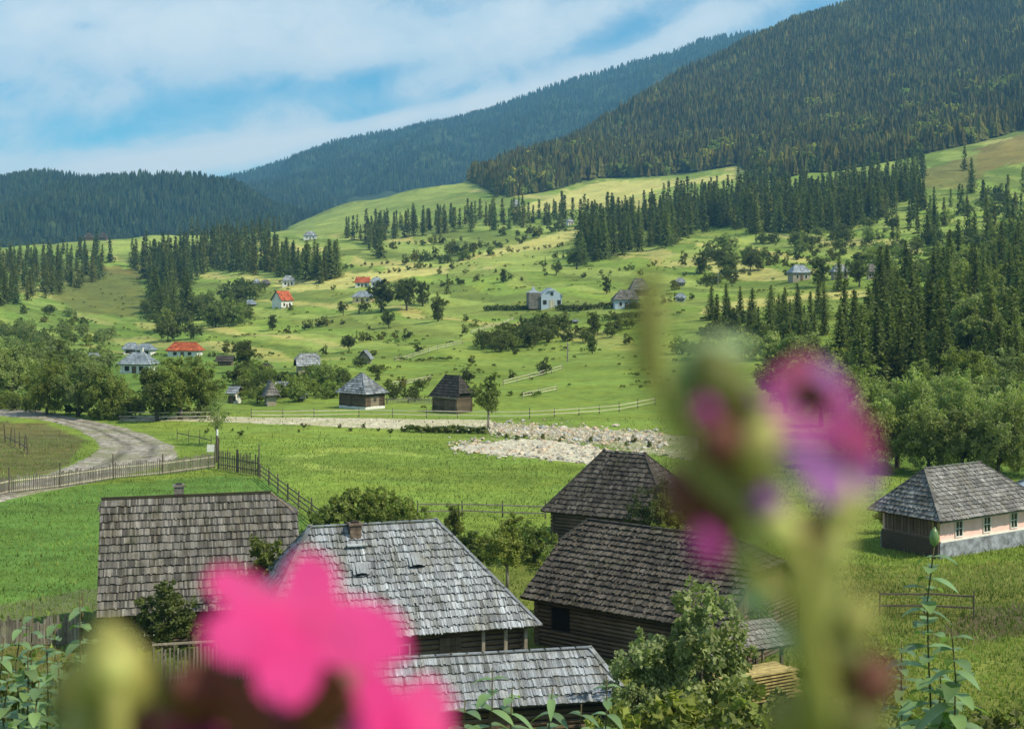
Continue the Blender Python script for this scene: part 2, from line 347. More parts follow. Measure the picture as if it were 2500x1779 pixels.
paint([(120, 600), (230, 590), (310, 600), (330, 680), (300, 705), (180, 700), (120, 665)], G_BR * .8, .75)
paint([(10, 560), (10, 900), (300, 860), (500, 800), (330, 620)], G_D * 1.4, .35)
paint([(-400, 780), (560, 790), (760, 860), (560, 900), (-400, 905)], G_D * 1.5, .5)
# valley floor
paint([(-60, 935), (110, 945), (190, 985), (130, 1050), (-60, 1080)], np.array([.13, .115, .055]), .85, 90)
paint([(480, 960), (900, 955), (1100, 985), (1000, 1005), (900, 1000), (640, 1010), (620, 1030), (700, 1045), (1210, 1110), (1190, 1140), (730, 1140), (580, 1040), (480, 1010)], G1 * 1.12, .8, 90)
paint([(628, 1018), (720, 998), (840, 995), (990, 1018), (1100, 1025), (900, 1012), (760, 1010), (660, 1025), (740, 1040), (860, 1058), (680, 1046)], G_L * 1.25, .6, 90)
paint([(-60, 1100), (500, 1060), (600, 1070), (700, 1180), (560, 1200), (200, 1390), (-60, 1410)], np.array([.105, .205, .045]), .9, 55, 125)
paint([(-60, 1365), (240, 1300), (240, 1500), (-60, 1500)], G_S, .6, 40, 75)  # shadow left of the shingled house, painted in as dark ground
paint([(1560, 1250), (2100, 1260), (2700, 1220), (2700, 1420), (1560, 1420)], G_B * .95, .75, 40)
paint([(2060, 1420), (2180, 1350), (2400, 1335), (2700, 1350), (2700, 1400), (2300, 1410), (2150, 1440)], G_S * .8, .85, 40)
paint([(900, 1200), (1500, 1200), (2000, 1420), (2700, 1440), (2700, 1900), (-60, 1900), (-60, 1440), (900, 1440)], G_B * .9, .55, 36, 90)
paint([(1850, 880), (2700, 850), (2700, 1060), (1850, 1060)], G_D, .6, 90)
# forest floor of the mountain
FP = [(1090, 425), (1135, 440), (1230, 425), (1330, 398), (1500, 392), (1640, 368), (1720, 410), (1800, 430), (1980, 395), (2050, 345), (2180, 318), (2282, 288), (2800, 230), (2800, -300), (1000, -300), (1000, 380)]
kf = inpoly(PX, PY, FP) & (Y > 1150); kf |= (Y > 2100) | ((Y > 1450) & (PX < 640)); tint[kf] = FOR
kf2 = (Y > 1200) & (Y <= 2100) & ~kf & (PY < 415) & (PX < 1180); 
nr, nc = X.shape; ii = np.arange(nr * nc).reshape(nr, nc)
Fq = np.stack([ii[:-1, :-1], ii[:-1, 1:], ii[1:, 1:], ii[1:, :-1]], -1).reshape(-1, 4)
g = mesh_np('ground', np.stack([X, Y, Z], -1), Fq, M['ground'], tint.reshape(-1, 3), True); tag(g, kind='structure')

# roads and stream: sheets laid over the ground between two edge lines given as ground points
def strip(name, E1, E2, mat, n=140, m=14, lift=.05, rut=True, ragged=.0, seed=0):
    def rs(E, k):
        E = np.array(E, float); t = np.r_[0, np.cumsum(np.hypot(*np.diff(E, axis=0).T))]; u_ = np.linspace(0, t[-1], k)
        return np.c_[np.interp(u_, t, E[:, 0]), np.interp(u_, t, E[:, 1])]
    A = rs([tuple(site(*p))[:2] for p in E1], n); B = rs([tuple(site(*p))[:2] for p in E2], n)
    A = gblur(A, 2.5, 0); B = gblur(B, 2.5, 0)
    vs = np.linspace(0, 1, m + 1); P = A[:, None] * (1 - vs[None, :, None]) + B[:, None] * vs[None, :, None]
    if ragged:
        rr = np.random.default_rng(seed); P[:, 0] += rr.normal(0, ragged, (n, 2)); P[:, -1] += rr.normal(0, ragged, (n, 2))
    z = gz(P[..., 0], P[..., 1]) + lift; z[:, 0] -= lift * .9; z[:, -1] -= lift * .9
    t = np.ones((n, m + 1))
    if rut:
        for c_ in (.28, .62): t *= 1 - .55 * np.exp(-((vs[None] - c_ - .03 * np.sin(np.arange(n)[:, None] * .21)) / .05) ** 2) ; z -= 0 * z
    i_ = np.arange(n * (m + 1)).reshape(n, m + 1)
    f = np.stack([i_[:-1, :-1], i_[:-1, 1:], i_[1:, 1:], i_[1:, :-1]], -1).reshape(-1, 4)
    if np.cross(np.append(P[0, 1] - P[0, 0], 0), np.append(P[1, 0] - P[0, 0], 0))[2] < 0: f = f[:, ::-1]
    return tag(mesh_np(name, np.concatenate([P, z[..., None]], -1), f, M[mat], t.ravel(), True), kind='structure')
strip('gravel_road', [(-60, 908), (60, 912), (140, 926), (250, 946), (330, 968), (385, 992), (400, 1020), (340, 1045), (240, 1066), (120, 1092), (-60, 1130)],
      [(-60, 925), (50, 930), (110, 938), (170, 955), (215, 980), (222, 1000), (195, 1020), (150, 1040), (110, 1055), (50, 1075), (-60, 1100)], 'road', ragged=.12)
strip('footpath', [(262, 928), (480, 927), (700, 930), (850, 932), (1000, 934), (1100, 936)], [(262, 938), (480, 940), (700, 948), (850, 955), (1000, 959), (1100, 962)], 'path', n=200, rut=False, ragged=.1, seed=3)
strip('stream_bed', [(1080, 942), (1200, 948), (1330, 955), (1440, 962), (1560, 975)], [(1080, 965), (1200, 976), (1330, 990), (1440, 1010), (1560, 1030)], 'bed', rut=False, ragged=.3, seed=4, lift=.06)
strip('gravel_bar', [(1000, 998), (1060, 990), (1150, 977), (1220, 980), (1300, 992), (1370, 1008), (1430, 1022)], [(1003, 1000), (1070, 1009), (1150, 1017), (1240, 1026), (1310, 1034), (1370, 1038), (1435, 1030)], 'gravel', rut=False, ragged=.45, seed=5, lift=.09)

# ------------------------------------------------------------ far mountains
def ridge(name, d0, dc, d1, y0, crest, mat, px0=-500, px1=2800, seed=0, rough=1., n=420, m=90):
    px = np.linspace(px0, px1, n); c = np.interp(px, [p[0] for p in crest], [p[1] for p in crest]); c = gblur(c[:, None], 2., 0)[:, 0]
    y0 = np.interp(px, [p[0] for p in y0], [p[1] for p in y0])
    zc = CZ + (HY - c) / F * dc; z0 = CZ + (HY - y0) / F * d0
    t = np.linspace(0, 1.6, m); D = np.where(t < 1, d0 + (dc - d0) * t, dc + (d1 - dc) * (t - 1) / .6)
    s = np.where(t < 1, t ** .9, 1 - ((t - 1) / .6) ** 1.3)
    Xr = (px[None] - CX) / F * dc * (D[:, None] / dc); Yr = np.repeat(D[:, None], n, 1)
    zb = np.minimum(z0, -20)
    Zr = np.where(t[:, None] < 1, z0[None] + (zc - z0)[None] * s[:, None], zb[None] + (zc - zb)[None] * s[:, None])
    bmp = (30 * nz(Xr, Yr, 700, seed + 1) + 16 * nz(Xr, Yr, 260, seed + 2) + 6 * nz(Xr, Yr, 90, seed + 3)) * rough
    Zr = Zr + bmp * (np.minimum(np.abs(t - 1) * 3, 1) * np.minimum(t * 4, 1))[:, None]
    i_ = np.arange(n * m).reshape(m, n); f = np.stack([i_[:-1, :-1], i_[:-1, 1:], i_[1:, 1:], i_[1:, :-1]], -1).reshape(-1, 4)
    o = mesh_np(name, np.stack([Xr, Yr, Zr], -1), f, mat, np.full((n * m, 3), FOR), True); tag(o, kind='structure')
    return Xr, Yr, Zr
LM = [(-500, 425), (-100, 412), (0, 408), (60, 396), (110, 393), (200, 406), (260, 403), (350, 409), (440, 413), (480, 416), (520, 418), (570, 445), (620, 470), (700, 492), (800, 520), (900, 560), (1300, 640), (2800, 660)]
FM = [(-500, 440), (300, 425), (480, 408), (560, 388), (620, 368), (690, 340), (730, 322), (780, 312), (870, 297), (1000, 274), (1080, 250), (1160, 222), (1250, 188), (1330, 166), (1420, 140), (1500, 120), (1560, 92), (1620, 82), (1700, 74), (1800, 66), (2300, 60), (2800, 60)]
SM = [(-500, 470), (400, 450), (500, 432), (545, 424), (620, 425), (700, 440), (800, 470), (900, 500), (1000, 520), (2800, 600)]
LX = ridge('left_mountain', 1700, 2700, 3600, [(-500, 600), (500, 585), (800, 600), (2800, 680)], LM, M['ground'], px1=1400, seed=40)
SX = ridge('spur_hill', 2300, 3700, 4400, [(-500, 600), (600, 560), (1000, 580), (2800, 640)], SM, M['ground'], px1=1500, seed=50)
FX = ridge('far_mountain', 3000, 5200, 6600, [(-500, 600), (700, 520), (1200, 480), (2000, 420), (2800, 400)], FM, M['ground'], seed=60, rough=1.3)

# ------------------------------------------------------------ tree prototypes (unit height)
def leafquads(c, out, size, r, flat=.6, asp=.62):
    n = len(c); nr_ = out * flat + r.normal(0, 1, (n, 3)) * .75; nr_ /= np.linalg.norm(nr_, axis=1)[:, None] + 1e-9
    t = np.cross(nr_, r.normal(0, 1, (n, 3))); t /= np.linalg.norm(t, axis=1)[:, None] + 1e-9; b = np.cross(nr_, t)
    s = (size * r.uniform(.6, 1.35, n))[:, None]
    V = np.stack([c - t * s, c - b * s * asp, c + t * s, c + b * s * asp], 1).reshape(-1, 3)
    return V, np.arange(4 * n).reshape(n, 4)
def tubeV(pts, rad, n=6):
    mb = MB(); mb.tube(pts, rad, n, cap=False); return mb
def spruce_proto(seed, whorls=34, br=9, clumps=5, rad=.17, skirt=.06, lod=0):
    r = np.random.default_rng(seed); C = []; O = []; S = []; Tn = []
    for w in range(whorls):
        t = w / whorls; z = skirt + (1 - skirt) * t ** .92; L = rad * (1 - t) ** .85 * r.uniform(.8, 1.15) + .012
        nb = max(4, int(br * (1 - .5 * t)))
        for b in range(nb):
            a = 6.283 * (b + r.random() * .8) / nb + w; l = L * r.uniform(.7, 1.2); dv = np.array([math.cos(a), math.sin(a), 0]); bt = r.uniform(.7, 1.15)
            k = max(2, int(clumps * (.4 + .6 * l / rad)))
            for q in range(k):
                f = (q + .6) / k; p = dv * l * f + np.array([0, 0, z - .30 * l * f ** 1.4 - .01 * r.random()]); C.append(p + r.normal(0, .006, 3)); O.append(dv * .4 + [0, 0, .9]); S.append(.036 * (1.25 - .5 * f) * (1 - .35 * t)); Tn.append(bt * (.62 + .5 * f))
    C = np.array(C); O = np.array(O); V, Fc = leafquads(C, O, np.array(S), r, 1.1, .45)
    # droop: orient long axis outward for a shaggy look
    return V, Fc, np.repeat(np.array(Tn), 4)
def cone_proto(seed, tiers=6, n=8, rad=.17, skirt=.05):
    r = np.random.default_rng(seed); V = []; Fc = []; Tn = []
    for k in range(tiers):
        t = k / tiers; zb = skirt + (1 - skirt) * t; zt = min(1., zb + (1 - skirt) / tiers * 1.9); rr = rad * (1 - t) ** .9 + .01; b = len(V)
        V.append((r.normal(0, .004), r.normal(0, .004), zt)); Tn.append(.85)
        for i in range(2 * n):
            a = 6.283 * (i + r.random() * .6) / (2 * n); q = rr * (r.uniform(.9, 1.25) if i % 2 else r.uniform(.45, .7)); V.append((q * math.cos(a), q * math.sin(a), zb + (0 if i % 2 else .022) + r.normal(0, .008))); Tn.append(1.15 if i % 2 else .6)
        for i in range(2 * n): Fc.append((b, b + 1 + i, b + 1 + (i + 1) % (2 * n)))
    return np.array(V), np.array(Fc), np.array(Tn)
def crown_pts(r, n, lobes, cz, rx, rz, lr, hollow=.55, sub=10):
    L = []
    for _ in range(lobes):
        d = r.normal(0, 1, 3); d /= np.linalg.norm(d); q = r.random() ** .4; L.append((d * [rx, rx, rz] * q * .78 + [0, 0, cz], lr * r.uniform(.65, 1.25), r.uniform(.78, 1.22)))
    C = []; O = []; T = []
    per = n // (lobes * sub)
    for c, q, tn in L:
        for _ in range(sub):
            d = r.normal(0, 1, 3); d /= np.linalg.norm(d); cc = c + d * q * r.uniform(.35, .95); tt = tn * r.uniform(.8, 1.2)
            e = r.normal(0, 1, (per, 3)); e *= (q * .30 * r.random((per, 1)) ** .4) / (np.linalg.norm(e, axis=1)[:, None] + 1e-9); p = cc + e
            C.append(p); o = p - [0, 0, cz * .8]; o /= np.linalg.norm(o, axis=1)[:, None] + 1e-9; O.append(o + [0, 0, .4]); T.append(np.full(per, tt))
    return np.concatenate(C), np.concatenate(O), np.concatenate(T), L
def broad_proto(seed, n=5000, lobes=16, rx=.34, rz=.36, cz=.6, lr=.17, leaf=.016, trunk=.028, lean=0, nb=9):
    r = np.random.default_rng(seed); C, O, T, L = crown_pts(r, n, lobes, cz, rx, rz, lr)
    C[:, 2] = np.maximum(C[:, 2], .03)
    V, Fc = leafquads(C, O, np.full(len(C), leaf), r); T = np.repeat(T, 4) * r.uniform(.85, 1.15, len(V) // 4).repeat(4)
    mb = MB(); top = cz - rz * .25; fk = max(top * .55, .08)
    mb.tube([(0, 0, -.03), (lean * .3, .005, fk * .5), (lean * .6, 0, fk), (lean, 0, top)], [trunk * 1.25, trunk, trunk * .85, trunk * .4], 7)
    for c, q, _ in L[:nb]:
        m_ = Vector((lean * .6, 0, fk)).lerp(Vector(c), .5) + Vector((0, 0, .03)); mb.tube([(lean * .6, 0, fk * .92), m_, tuple(c)], [trunk * .5, trunk * .3, trunk * .1], 5)
    return (V, Fc, T), mb
PROTO = {}
def mk_broad(key, **k):
    (V, Fc, T), mb = broad_proto(**k); PROTO[key] = (V, Fc, T, mb)
mk_broad('broadA', seed=1, n=10000, rx=.38, rz=.44, cz=.54, lr=.19, lobes=20); mk_broad('broadB', seed=2, n=12000, rx=.46, rz=.43, lobes=26, cz=.55, lr=.19)
mk_broad('broadC', seed=3, n=10000, rx=.30, rz=.48, cz=.52, lobes=24, lr=.16)
mk_broad('ash', seed=4, n=5200, rx=.30, rz=.36, cz=.60, lobes=18, lr=.13, leaf=.015, trunk=.016)
mk_broad('willow', seed=5, n=15000, rx=.50, rz=.50, cz=.50, lobes=34, lr=.20, leaf=.015)
mk_broad('bushA', seed=6, n=3600, rx=.58, rz=.40, cz=.45, lobes=14, lr=.24, leaf=.03, trunk=.02)
mk_broad('bushB', seed=7, n=3000, rx=.48, rz=.42, cz=.48, lobes=11, lr=.22, leaf=.032, trunk=.02)
mk_broad('bushC', seed=8, n=2600, rx=.85, rz=.40, cz=.42, lobes=15, lr=.26, leaf=.035, trunk=.02)
mk_broad('tiny', seed=9, n=800, rx=.45, rz=.42, cz=.48, lobes=8, lr=.22, leaf=.06, trunk=.03, nb=2)
mk_broad('tinyB', seed=10, n=900, rx=.62, rz=.40, cz=.45, lobes=9, lr=.22, leaf=.055, trunk=.03, nb=2)
mk_broad('near', seed=12, n=5200, rx=.34, rz=.46, cz=.52, lobes=20, lr=.17, leaf=.020, trunk=.012)
mk_broad('thin', seed=11, n=2600, rx=.34, rz=.38, cz=.58, lobes=14, lr=.16, leaf=.013, trunk=.014, nb=14)
SPR = [spruce_proto(100 + i, whorls=38, br=11, rad=q) for i, q in enumerate((.19, .23, .165, .21))]
SPRM = [spruce_proto(120 + i, whorls=17, br=6, clumps=3, rad=q) for i, q in enumerate((.19, .23, .17))]
for i in range(3):
    V, Fc, T = SPRM[i]; SPRM[i] = ((V.reshape(-1, 4, 3) - V.reshape(-1, 4, 3).mean(1, keepdims=True)) * 2.1 + V.reshape(-1, 4, 3).mean(1, keepdims=True)).reshape(-1, 3), Fc, T
CON = [cone_proto(140 + i, 4, 4, q) for i, q in enumerate((.20, .25, .17, .22))]
CONL = [cone_proto(150 + i, 3, 4, q, .1) for i, q in enumerate((.19, .22, .16))]
def blob_proto(seed, n=60):
    r = np.random.default_rng(seed); C, O, T, _ = crown_pts(r, n * 6, 6, .52, .38, .4, .26, sub=5); V, Fc = leafquads(C, O, np.full(len(C), .085), r); return V, Fc, np.repeat(T, 4)
BLB = [blob_proto(160 + i) for i in range(3)]
trunkmb = MB(); trunkmb.tube([(0, 0, -.03), (0, 0, .4), (0, 0, .93)], [.016, .011, .003], 6)
MES = {}
def pmesh(key, matkey):
    k = (key, matkey)
    if k not in MES:
        if key[0] == 'S' and key[1:].isdigit(): V, Fc, T = SPR[int(key[1:])]; tm = trunkmb
        elif key[0] == 'm' and key[1:].isdigit(): V, Fc, T = SPRM[int(key[1:])]; tm = trunkmb
        else: V, Fc, T, tm = PROTO[key]
        cm = mesh_np('crown', V, Fc, M[matkey], T, mesh_only=True)
        if not hasattr(tm, '_m'): tm._m = {}
        bk = 'palebark' if key in ('ash', 'thin') else 'bark'
        tmesh = tm._m.setdefault(bk, tm.build('trunk', M[bk], smooth=True, mesh_only=True))
        # single-mesh version for tiny copies
        tv = np.array(tm.v); tf = np.array([f for f in tm.f if len(f) == 4])
        one = mesh_np('tree', np.r_[V, tv], np.r_[Fc, tf + len(V)], [M[matkey], M[bk]], np.r_[T, np.ones(len(tv))], mi=np.r_[np.zeros(len(Fc)), np.ones(len(tf))].astype(int), mesh_only=True)
        MES[k] = (cm, tmesh, one)
    return MES[k]
def plant(name, proto, mat, loc, h, label, cat, group=None, wide=1., rz=None, parts=True, mats=None):
    cm, tm, one = pmesh(proto, mat); rz = random.random() * 6.28 if rz is None else rz
    if parts:
        e = empty(name, loc, rz, label, cat, group); e.scale = (h * wide, h * wide, h)
        link('trunk', tm, e); link('crown', cm, e); return e
    o = link(name, one); o.location = loc; o.rotation_euler = (0, 0, rz); o.scale = (h * wide, h * wide, h); return tag(o, label, cat, group)

def merge_trees(name, items, protos, mat, label, zoff=0, cat='trees', r=rng):
    """items: (N,4) x,y,z,h -> one mesh"""
    VV = []; FF = []; TT = []; b = 0; items = np.asarray(items); which = r.integers(0, len(protos), len(items)); k = protos[0][1].shape[1]
    for w, (V, Fc, T) in enumerate(protos):
        it = items[which == w]
        if not len(it): continue
        a = r.random(len(it)) * 6.283; wd = r.uniform(.85, 1.2, len(it)); c, s = np.cos(a) * wd, np.sin(a) * wd; h = it[:, 3]
        x = (V[None, :, 0] * c[:, None] - V[None, :, 1] * s[:, None]) * h[:, None] + it[:, 0:1]; y = (V[None, :, 0] * s[:, None] + V[None, :, 1] * c[:, None]) * h[:, None] + it[:, 1:2]; z = V[None, :, 2] * h[:, None] + it[:, 2:3] + zoff
        VV.append(np.stack([x, y, z], -1).reshape(-1, 3)); FF.append((Fc[None] + (np.arange(len(it)) * len(V))[:, None, None] + b).reshape(-1, k)); b += len(it) * len(V)
        tn = it[:, 4] if it.shape[1] > 4 else r.uniform(.7, 1.3, len(it)); hu = r.uniform(.9, 1.25, len(it))
        t3 = T[None, :, None] * tn[:, None, None] * np.stack([hu, np.ones_like(hu), 1 / hu], -1)[:, None, :]; TT.append(t3.reshape(-1, 3))
    o = mesh_np(name, np.concatenate(VV), np.concatenate(FF), mat, np.concatenate(TT)); return tag(o, label, cat, kind='stuff')

# ------------------------------------------------------------ distant forests (stuff)
def scatter(poly, n, d0, d1, pxr, r, yoff=0, maxn=None, dpow=1.):
    d = d0 + (d1 - d0) * r.random(n) ** dpow; px = r.uniform(pxr[0], pxr[1], n); keep = r.random(n) < (d / d1); d = d[keep]; px = px[keep]
    x = (px - CX) / F * d; z = gz(x, d); py = HY + F * (CZ - z) / d
    k = inpoly(px, py, poly) if poly else np.ones(len(d), bool)
    o = np.c_[x, d, z][k]; return o[:maxn] if maxn else o
r = np.random.default_rng(99)
A = scatter(FP, 120000, 1150, 2560, (980, 2500), r)
lt = nz(A[:, 0], A[:, 1], 130, 77) + .5 * nz(A[:, 0], A[:, 1], 45, 78)
A = np.c_[A, r.gamma(9, 1.5, len(A)).clip(6, 24) * (1 + .1 * lt), np.clip(.95 + .38 * lt, .45, 1.7) * r.uniform(.55, 1.45, len(A))]
dec = (lt + r.normal(0, .5, len(A)) > .75 + 1.2 * np.clip((A[:, 1] - 1500) / 700, 0, 1))
M['fspruce'] = leafmat('forest_spruce', (.115, .122, .034), 0, .2, spec=.05, rough=.9); M['fbroad'] = leafmat('forest_broadleaf', (.19, .24, .06), 0, .3, spec=.05, rough=.9); M['farforest'] = leafmat('far_forest', (.045, .075, .032), 0, .1, spec=.05, rough=.9)
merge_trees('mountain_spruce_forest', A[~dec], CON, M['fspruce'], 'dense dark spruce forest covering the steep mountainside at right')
Bt = A[dec]; Bt[:, 3] *= .75
merge_trees('mountain_broadleaf_wood', Bt, BLB, M['fbroad'], 'light green broadleaf trees mixed into the dark mountain forest')
def cover(XYZ, n, h, t0, t1, protos, name, label, tone, pxr):
    Xr, Yr, Zr = XYZ; m_, n_ = Xr.shape; a = r.uniform(t0 * (m_ - 1), t1 * (m_ - 1), n); b = r.uniform(0, n_ - 1.01, n); i = a.astype(int); j = b.astype(int); fa = a - i; fb = b - j
    g_ = lambda Q: (Q[i, j] * (1 - fa) + Q[i + 1, j] * fa) * (1 - fb) + (Q[i, j + 1] * (1 - fa) + Q[i + 1, j + 1] * fa) * fb
    x, y, z = g_(Xr), g_(Yr), g_(Zr); px = CX + F * x / y; k = (px > pxr[0]) & (px < pxr[1]); x, y, z = x[k], y[k], z[k]
    it = np.c_[x, y, z, r.uniform(h * .6, h * 1.35, len(x)), np.clip(1 + .3 * nz(x, y, 160, 88), .5, 1.6) * r.uniform(.6, 1.4, len(x)) * tone]
    merge_trees(name, it, protos, M['farforest'], label)
cover(LX, 42000, 16, .0, .66, CONL, 'left_mountain_forest', 'dark green forest covering the low rounded mountain at left', 1., (-120, 900))
cover(SX, 12000, 22, .1, .66, CONL, 'spur_forest', 'bluish forest on the spur between the two distant mountains', 1., (350, 1150))
cover(FX, 48000, 20, .1, .645, CONL, 'far_mountain_forest', 'hazy blue forest covering the long far mountain slope', 1., (350, 2050))

# ------------------------------------------------------------ spruces and shrubs on the slope: 300 largest are individuals
SPL = []   # x,y,z,h,group
def addspr(poly, n, hr, grp, seed, d=(150, 1400), mind=4):
    r = np.random.default_rng(seed); xs = [p[0] for p in poly]; yy = [p[1] for p in poly]; k = 0; got = []; tries = 0
    while k < n and tries < n * 30:
        tries += 1; px = r.uniform(min(xs), max(xs)); py = r.uniform(min(yy), max(yy))
        if not inpoly(np.array([px]), np.array([py]), poly)[0]: continue
        s = site(px, py)
        if any((s.x - q[0]) ** 2 + (s.y - q[1]) ** 2 < mind ** 2 for q in got): continue
        got.append(s); SPL.append((s.x, s.y, s.z, r.uniform(*hr), grp)); k += 1
    return got
def onespr(px, py, hp, grp):
    s = site(px, py); SPL.append((s.x, s.y, s.z, hp * s.y / F, grp))
GB = 'dense dark spruces in the middle belt below the mountain forest'
GR = 'tall spruces crowding the slope at the right edge'
GL = 'slender dark spruces on the knoll at the left edge'
GE = 'dark spruces of the wood on the left hillside'
GH = 'small spruces in a row along the upper meadows'
GS = 'scattered single spruces on the open green slope'
addspr([(1290, 505), (1290, 592), (1380, 572), (1500, 548), (1600, 505), (1700, 525), (1850, 522), (1950, 492), (2040, 440), (2040, 415), (1900, 440), (1700, 440), (1560, 445), (1400, 480)], 420, (12, 22), GB, 1, mind=3)
addspr([(1850, 790), (1850, 845), (2000, 880), (2282, 900), (2420, 890), (2420, 690), (2282, 690), (2080, 730), (1920, 750)], 84, (8.5, 15), GR, 2, mind=3)
addspr([(1560, 715), (1850, 690), (1860, 790), (1640, 790)], 30, (5, 9.5), 'young spruces behind the blurred flower stalk', 3, mind=3)
addspr([(-20, 580), (150, 565), (235, 580), (225, 625), (110, 665), (-20, 690)], 130, (10, 16), GL, 4, mind=5)
addspr([(290, 592), (330, 575), (470, 562), (620, 572), (640, 600), (745, 602), (755, 625), (700, 635), (560, 615), (480, 600), (420, 640), (330, 640)], 190, (13, 21), GE, 5, mind=4)
addspr([(330, 640), (400, 640), (420, 720), (350, 730)], 14, (14, 20), GE, 6, mind=4)
addspr([(740, 525), (860, 500), (1000, 495), (1090, 485), (1260, 480), (1280, 500), (1100, 515), (1000, 520), (860, 535), (860, 560), (840, 590), (860, 590), (800, 540)], 120, (12, 20), GH, 7, mind=6)
addspr([(1085, 400), (1135, 385), (1180, 430), (1120, 445), (1090, 432)], 60, (14, 20), GH, 8, mind=6)
addspr([(1980, 470), (2282, 440), (2500, 420), (2500, 640), (2250, 660), (2180, 560), (2000, 560)], 80, (10, 17), 'spruces scattered through the upper right meadows', 9, mind=8)
addspr([(450, 545), (600, 530), (600, 545), (450, 560)], 36, (12, 18), GE, 10, mind=6)
addspr([(640, 505), (560, 518), (400, 522), (400, 508), (560, 500)], 55, (12, 18), 'spruces along the crest of the left hills', 12, mind=6, d=(900, 1500))
addspr([(1640, 385), (1740, 425), (1980, 400), (2060, 360), (2060, 470), (1950, 490), (1800, 470), (1660, 450)], 150, (13, 21), GH, 15, mind=4)
addspr([(1950, 640), (2060, 600), (2282, 560), (2420, 540), (2420, 680), (2282, 690), (2080, 720), (1960, 730)], 40, (10, 16), GR, 16, mind=4)
for a in [(1120, 628, 30), (585, 560, 60), (215, 560, 50), (245, 585, 55), (590, 480, 30), (1885, 640, 55), (2165, 430, 80), (2280, 430, 60), (2150, 380, 60), (1990, 560, 60), (1560, 610, 55), (1870, 650, 90), (1960, 700, 110), (2250, 640, 100), (1535, 475, 45), (800, 700, 22), (795, 755, 22), (1575, 640, 28), (1215, 590, 20), (1255, 575, 18), (975, 712, 62), (997, 655, 46)]:
    onespr(*a, GS)
SPL.sort(key=lambda s: -s[3] / s[1])
LBL = {GB: 'dark spruce in the dense belt across the middle of the slope', GR: 'tall shaggy spruce in the crowd at the right edge', GL: 'slender dark spruce in the stand on the left knoll', GE: 'dark spruce in the wood on the left hillside', GH: 'small spruce in the row along the upper meadow', GS: 'single spruce standing on the open green slope'}
nind = 296
for i, (x, y, z, h, gname) in enumerate(SPL[:nind]):
    app = h / y * F; k = i % 4
    pr = 'S%d' % k if app > 70 else 'm%d' % (i % 3)
    lb = LBL.get(gname, {'y': 'young spruce rising behind the blurred flower stalk'}.get(gname[0]) or ('spruce in the upper right meadows' if 'upper right' in gname else 'spruce on the crest of the left hills'))
    ppx = CX + F * x / y
    if gname == GB: lb = 'dark spruce ' + ('at the left end' if ppx < 1450 else 'in the middle' if ppx < 1700 else 'towards the right end') + ' of the dense belt across the slope'
    if gname == GR: lb = 'shaggy spruce ' + ('at the left end' if ppx < 1970 else 'in the middle' if ppx < 2140 else 'at the right edge') + ' of the spruce crowd behind the pale round trees'
    if gname == GE: lb = 'dark spruce ' + ('in the tall clump above the red roof' if ppx < 450 else 'in the long stand below the pale crest house')
    if gname in (GB, GR, GE): gname = lb.replace('dark spruce', 'dark spruces').replace('shaggy spruce', 'shaggy spruces')
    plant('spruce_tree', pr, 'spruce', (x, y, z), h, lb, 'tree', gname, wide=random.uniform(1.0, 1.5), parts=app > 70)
it = np.array([(x, y, z, h) for x, y, z, h, g_ in SPL[nind:]])
if len(it): merge_trees('distant_spruces', it, SPRM, M['spruce'], 'remaining small distant spruces on the hills')

# named broadleaf trees: px, base py, height px, proto, material, wide, label, depth override
G_ = None
def bt(px, py, hp, proto, mat, wide, label, group=None, d=None, name='broadleaf_tree', cat='tree', parts=None, mz=0):
    s = atd(px, d) if d else site(px, py)
    if d and hp < 0: hp = HY + F * (CZ - s.z) / s.y + hp
    h = hp * s.y / F; s.z += mz
    return plant(name, proto, mat, s, h, label, cat, group, wide, parts=(hp > 30) if parts is None else parts)
# right cluster by the pink house
RT = 'rounded pale green trees behind the pink house'
for a in [(2000, 1042, 225, 'willow', 'willow', .82, 'round pale tree with thin light trunk left of the pink house roof'),
          (1950, 1050, 175, 'willow', 'willow', .9, 'round pale tree nearest the magenta flower above the lawn'),
          (2070, 1058, 170, 'willow', 'willow', .9, 'pale round tree touching the left hip of the pink house roof'),
          (2145, 1062, 165, 'broadB', 'willow', 1.0, 'leafy tree rising behind the middle of the pink house ridge'),
          (2290, 1062, 210, 'willow', 'willow', .9, 'tall pale tree cut by the right edge above the annex'),
          (1890, 1020, 120, 'bushB', 'leaf', 1.0, 'dark green bush under the magenta flower'),
          (2140, 1010, 190, 'willow', 'willow', .85, 'rounded bushy tree directly behind the pink house ridge'),
          (2225, 1075, 200, 'willow', 'willow', .8, 'bushy pale tree behind the right end of the pink house'),
          (2265, 985, 160, 'broadB', 'willow', 1.0, 'rounded tree at the right edge above the pink house'),
          (1905, 975, 165, 'broadB', 'leaf', 1.1, 'dark-based rounded tree beside the magenta flower'),
          (1830, 950, 160, 'broadB', 'leaf', 1.1, 'tree half hidden by the magenta blurred flower'),
          (1750, 920, 150, 'broadA', 'leaf', 1.2, 'tree behind the olive part of the blurred flower stalk'),
          (2150, 900, 130, 'broadB', 'leaf', 1.1, 'round tree between the spruces and the pale trees'),
          (2060, 905, 110, 'broadA', 'leaf', 1.2, 'low round tree under the tall spruces at right'),
          (2220, 890, 120, 'broadB', 'willow', 1.2, 'wide pale tree under the right edge spruces'),
          (2160, 835, 195, 'broadC', 'willow', .95, 'tall light green tree among the dark spruces at right'),
          (1960, 850, 90, 'broadA', 'leafdark', 1.2, 'small dark tree at the foot of the spruces'),
          (1930, 800, 120, 'broadC', 'leaf', 1., 'slim tree in front of the spruces at right')]: bt(*a, group=RT)
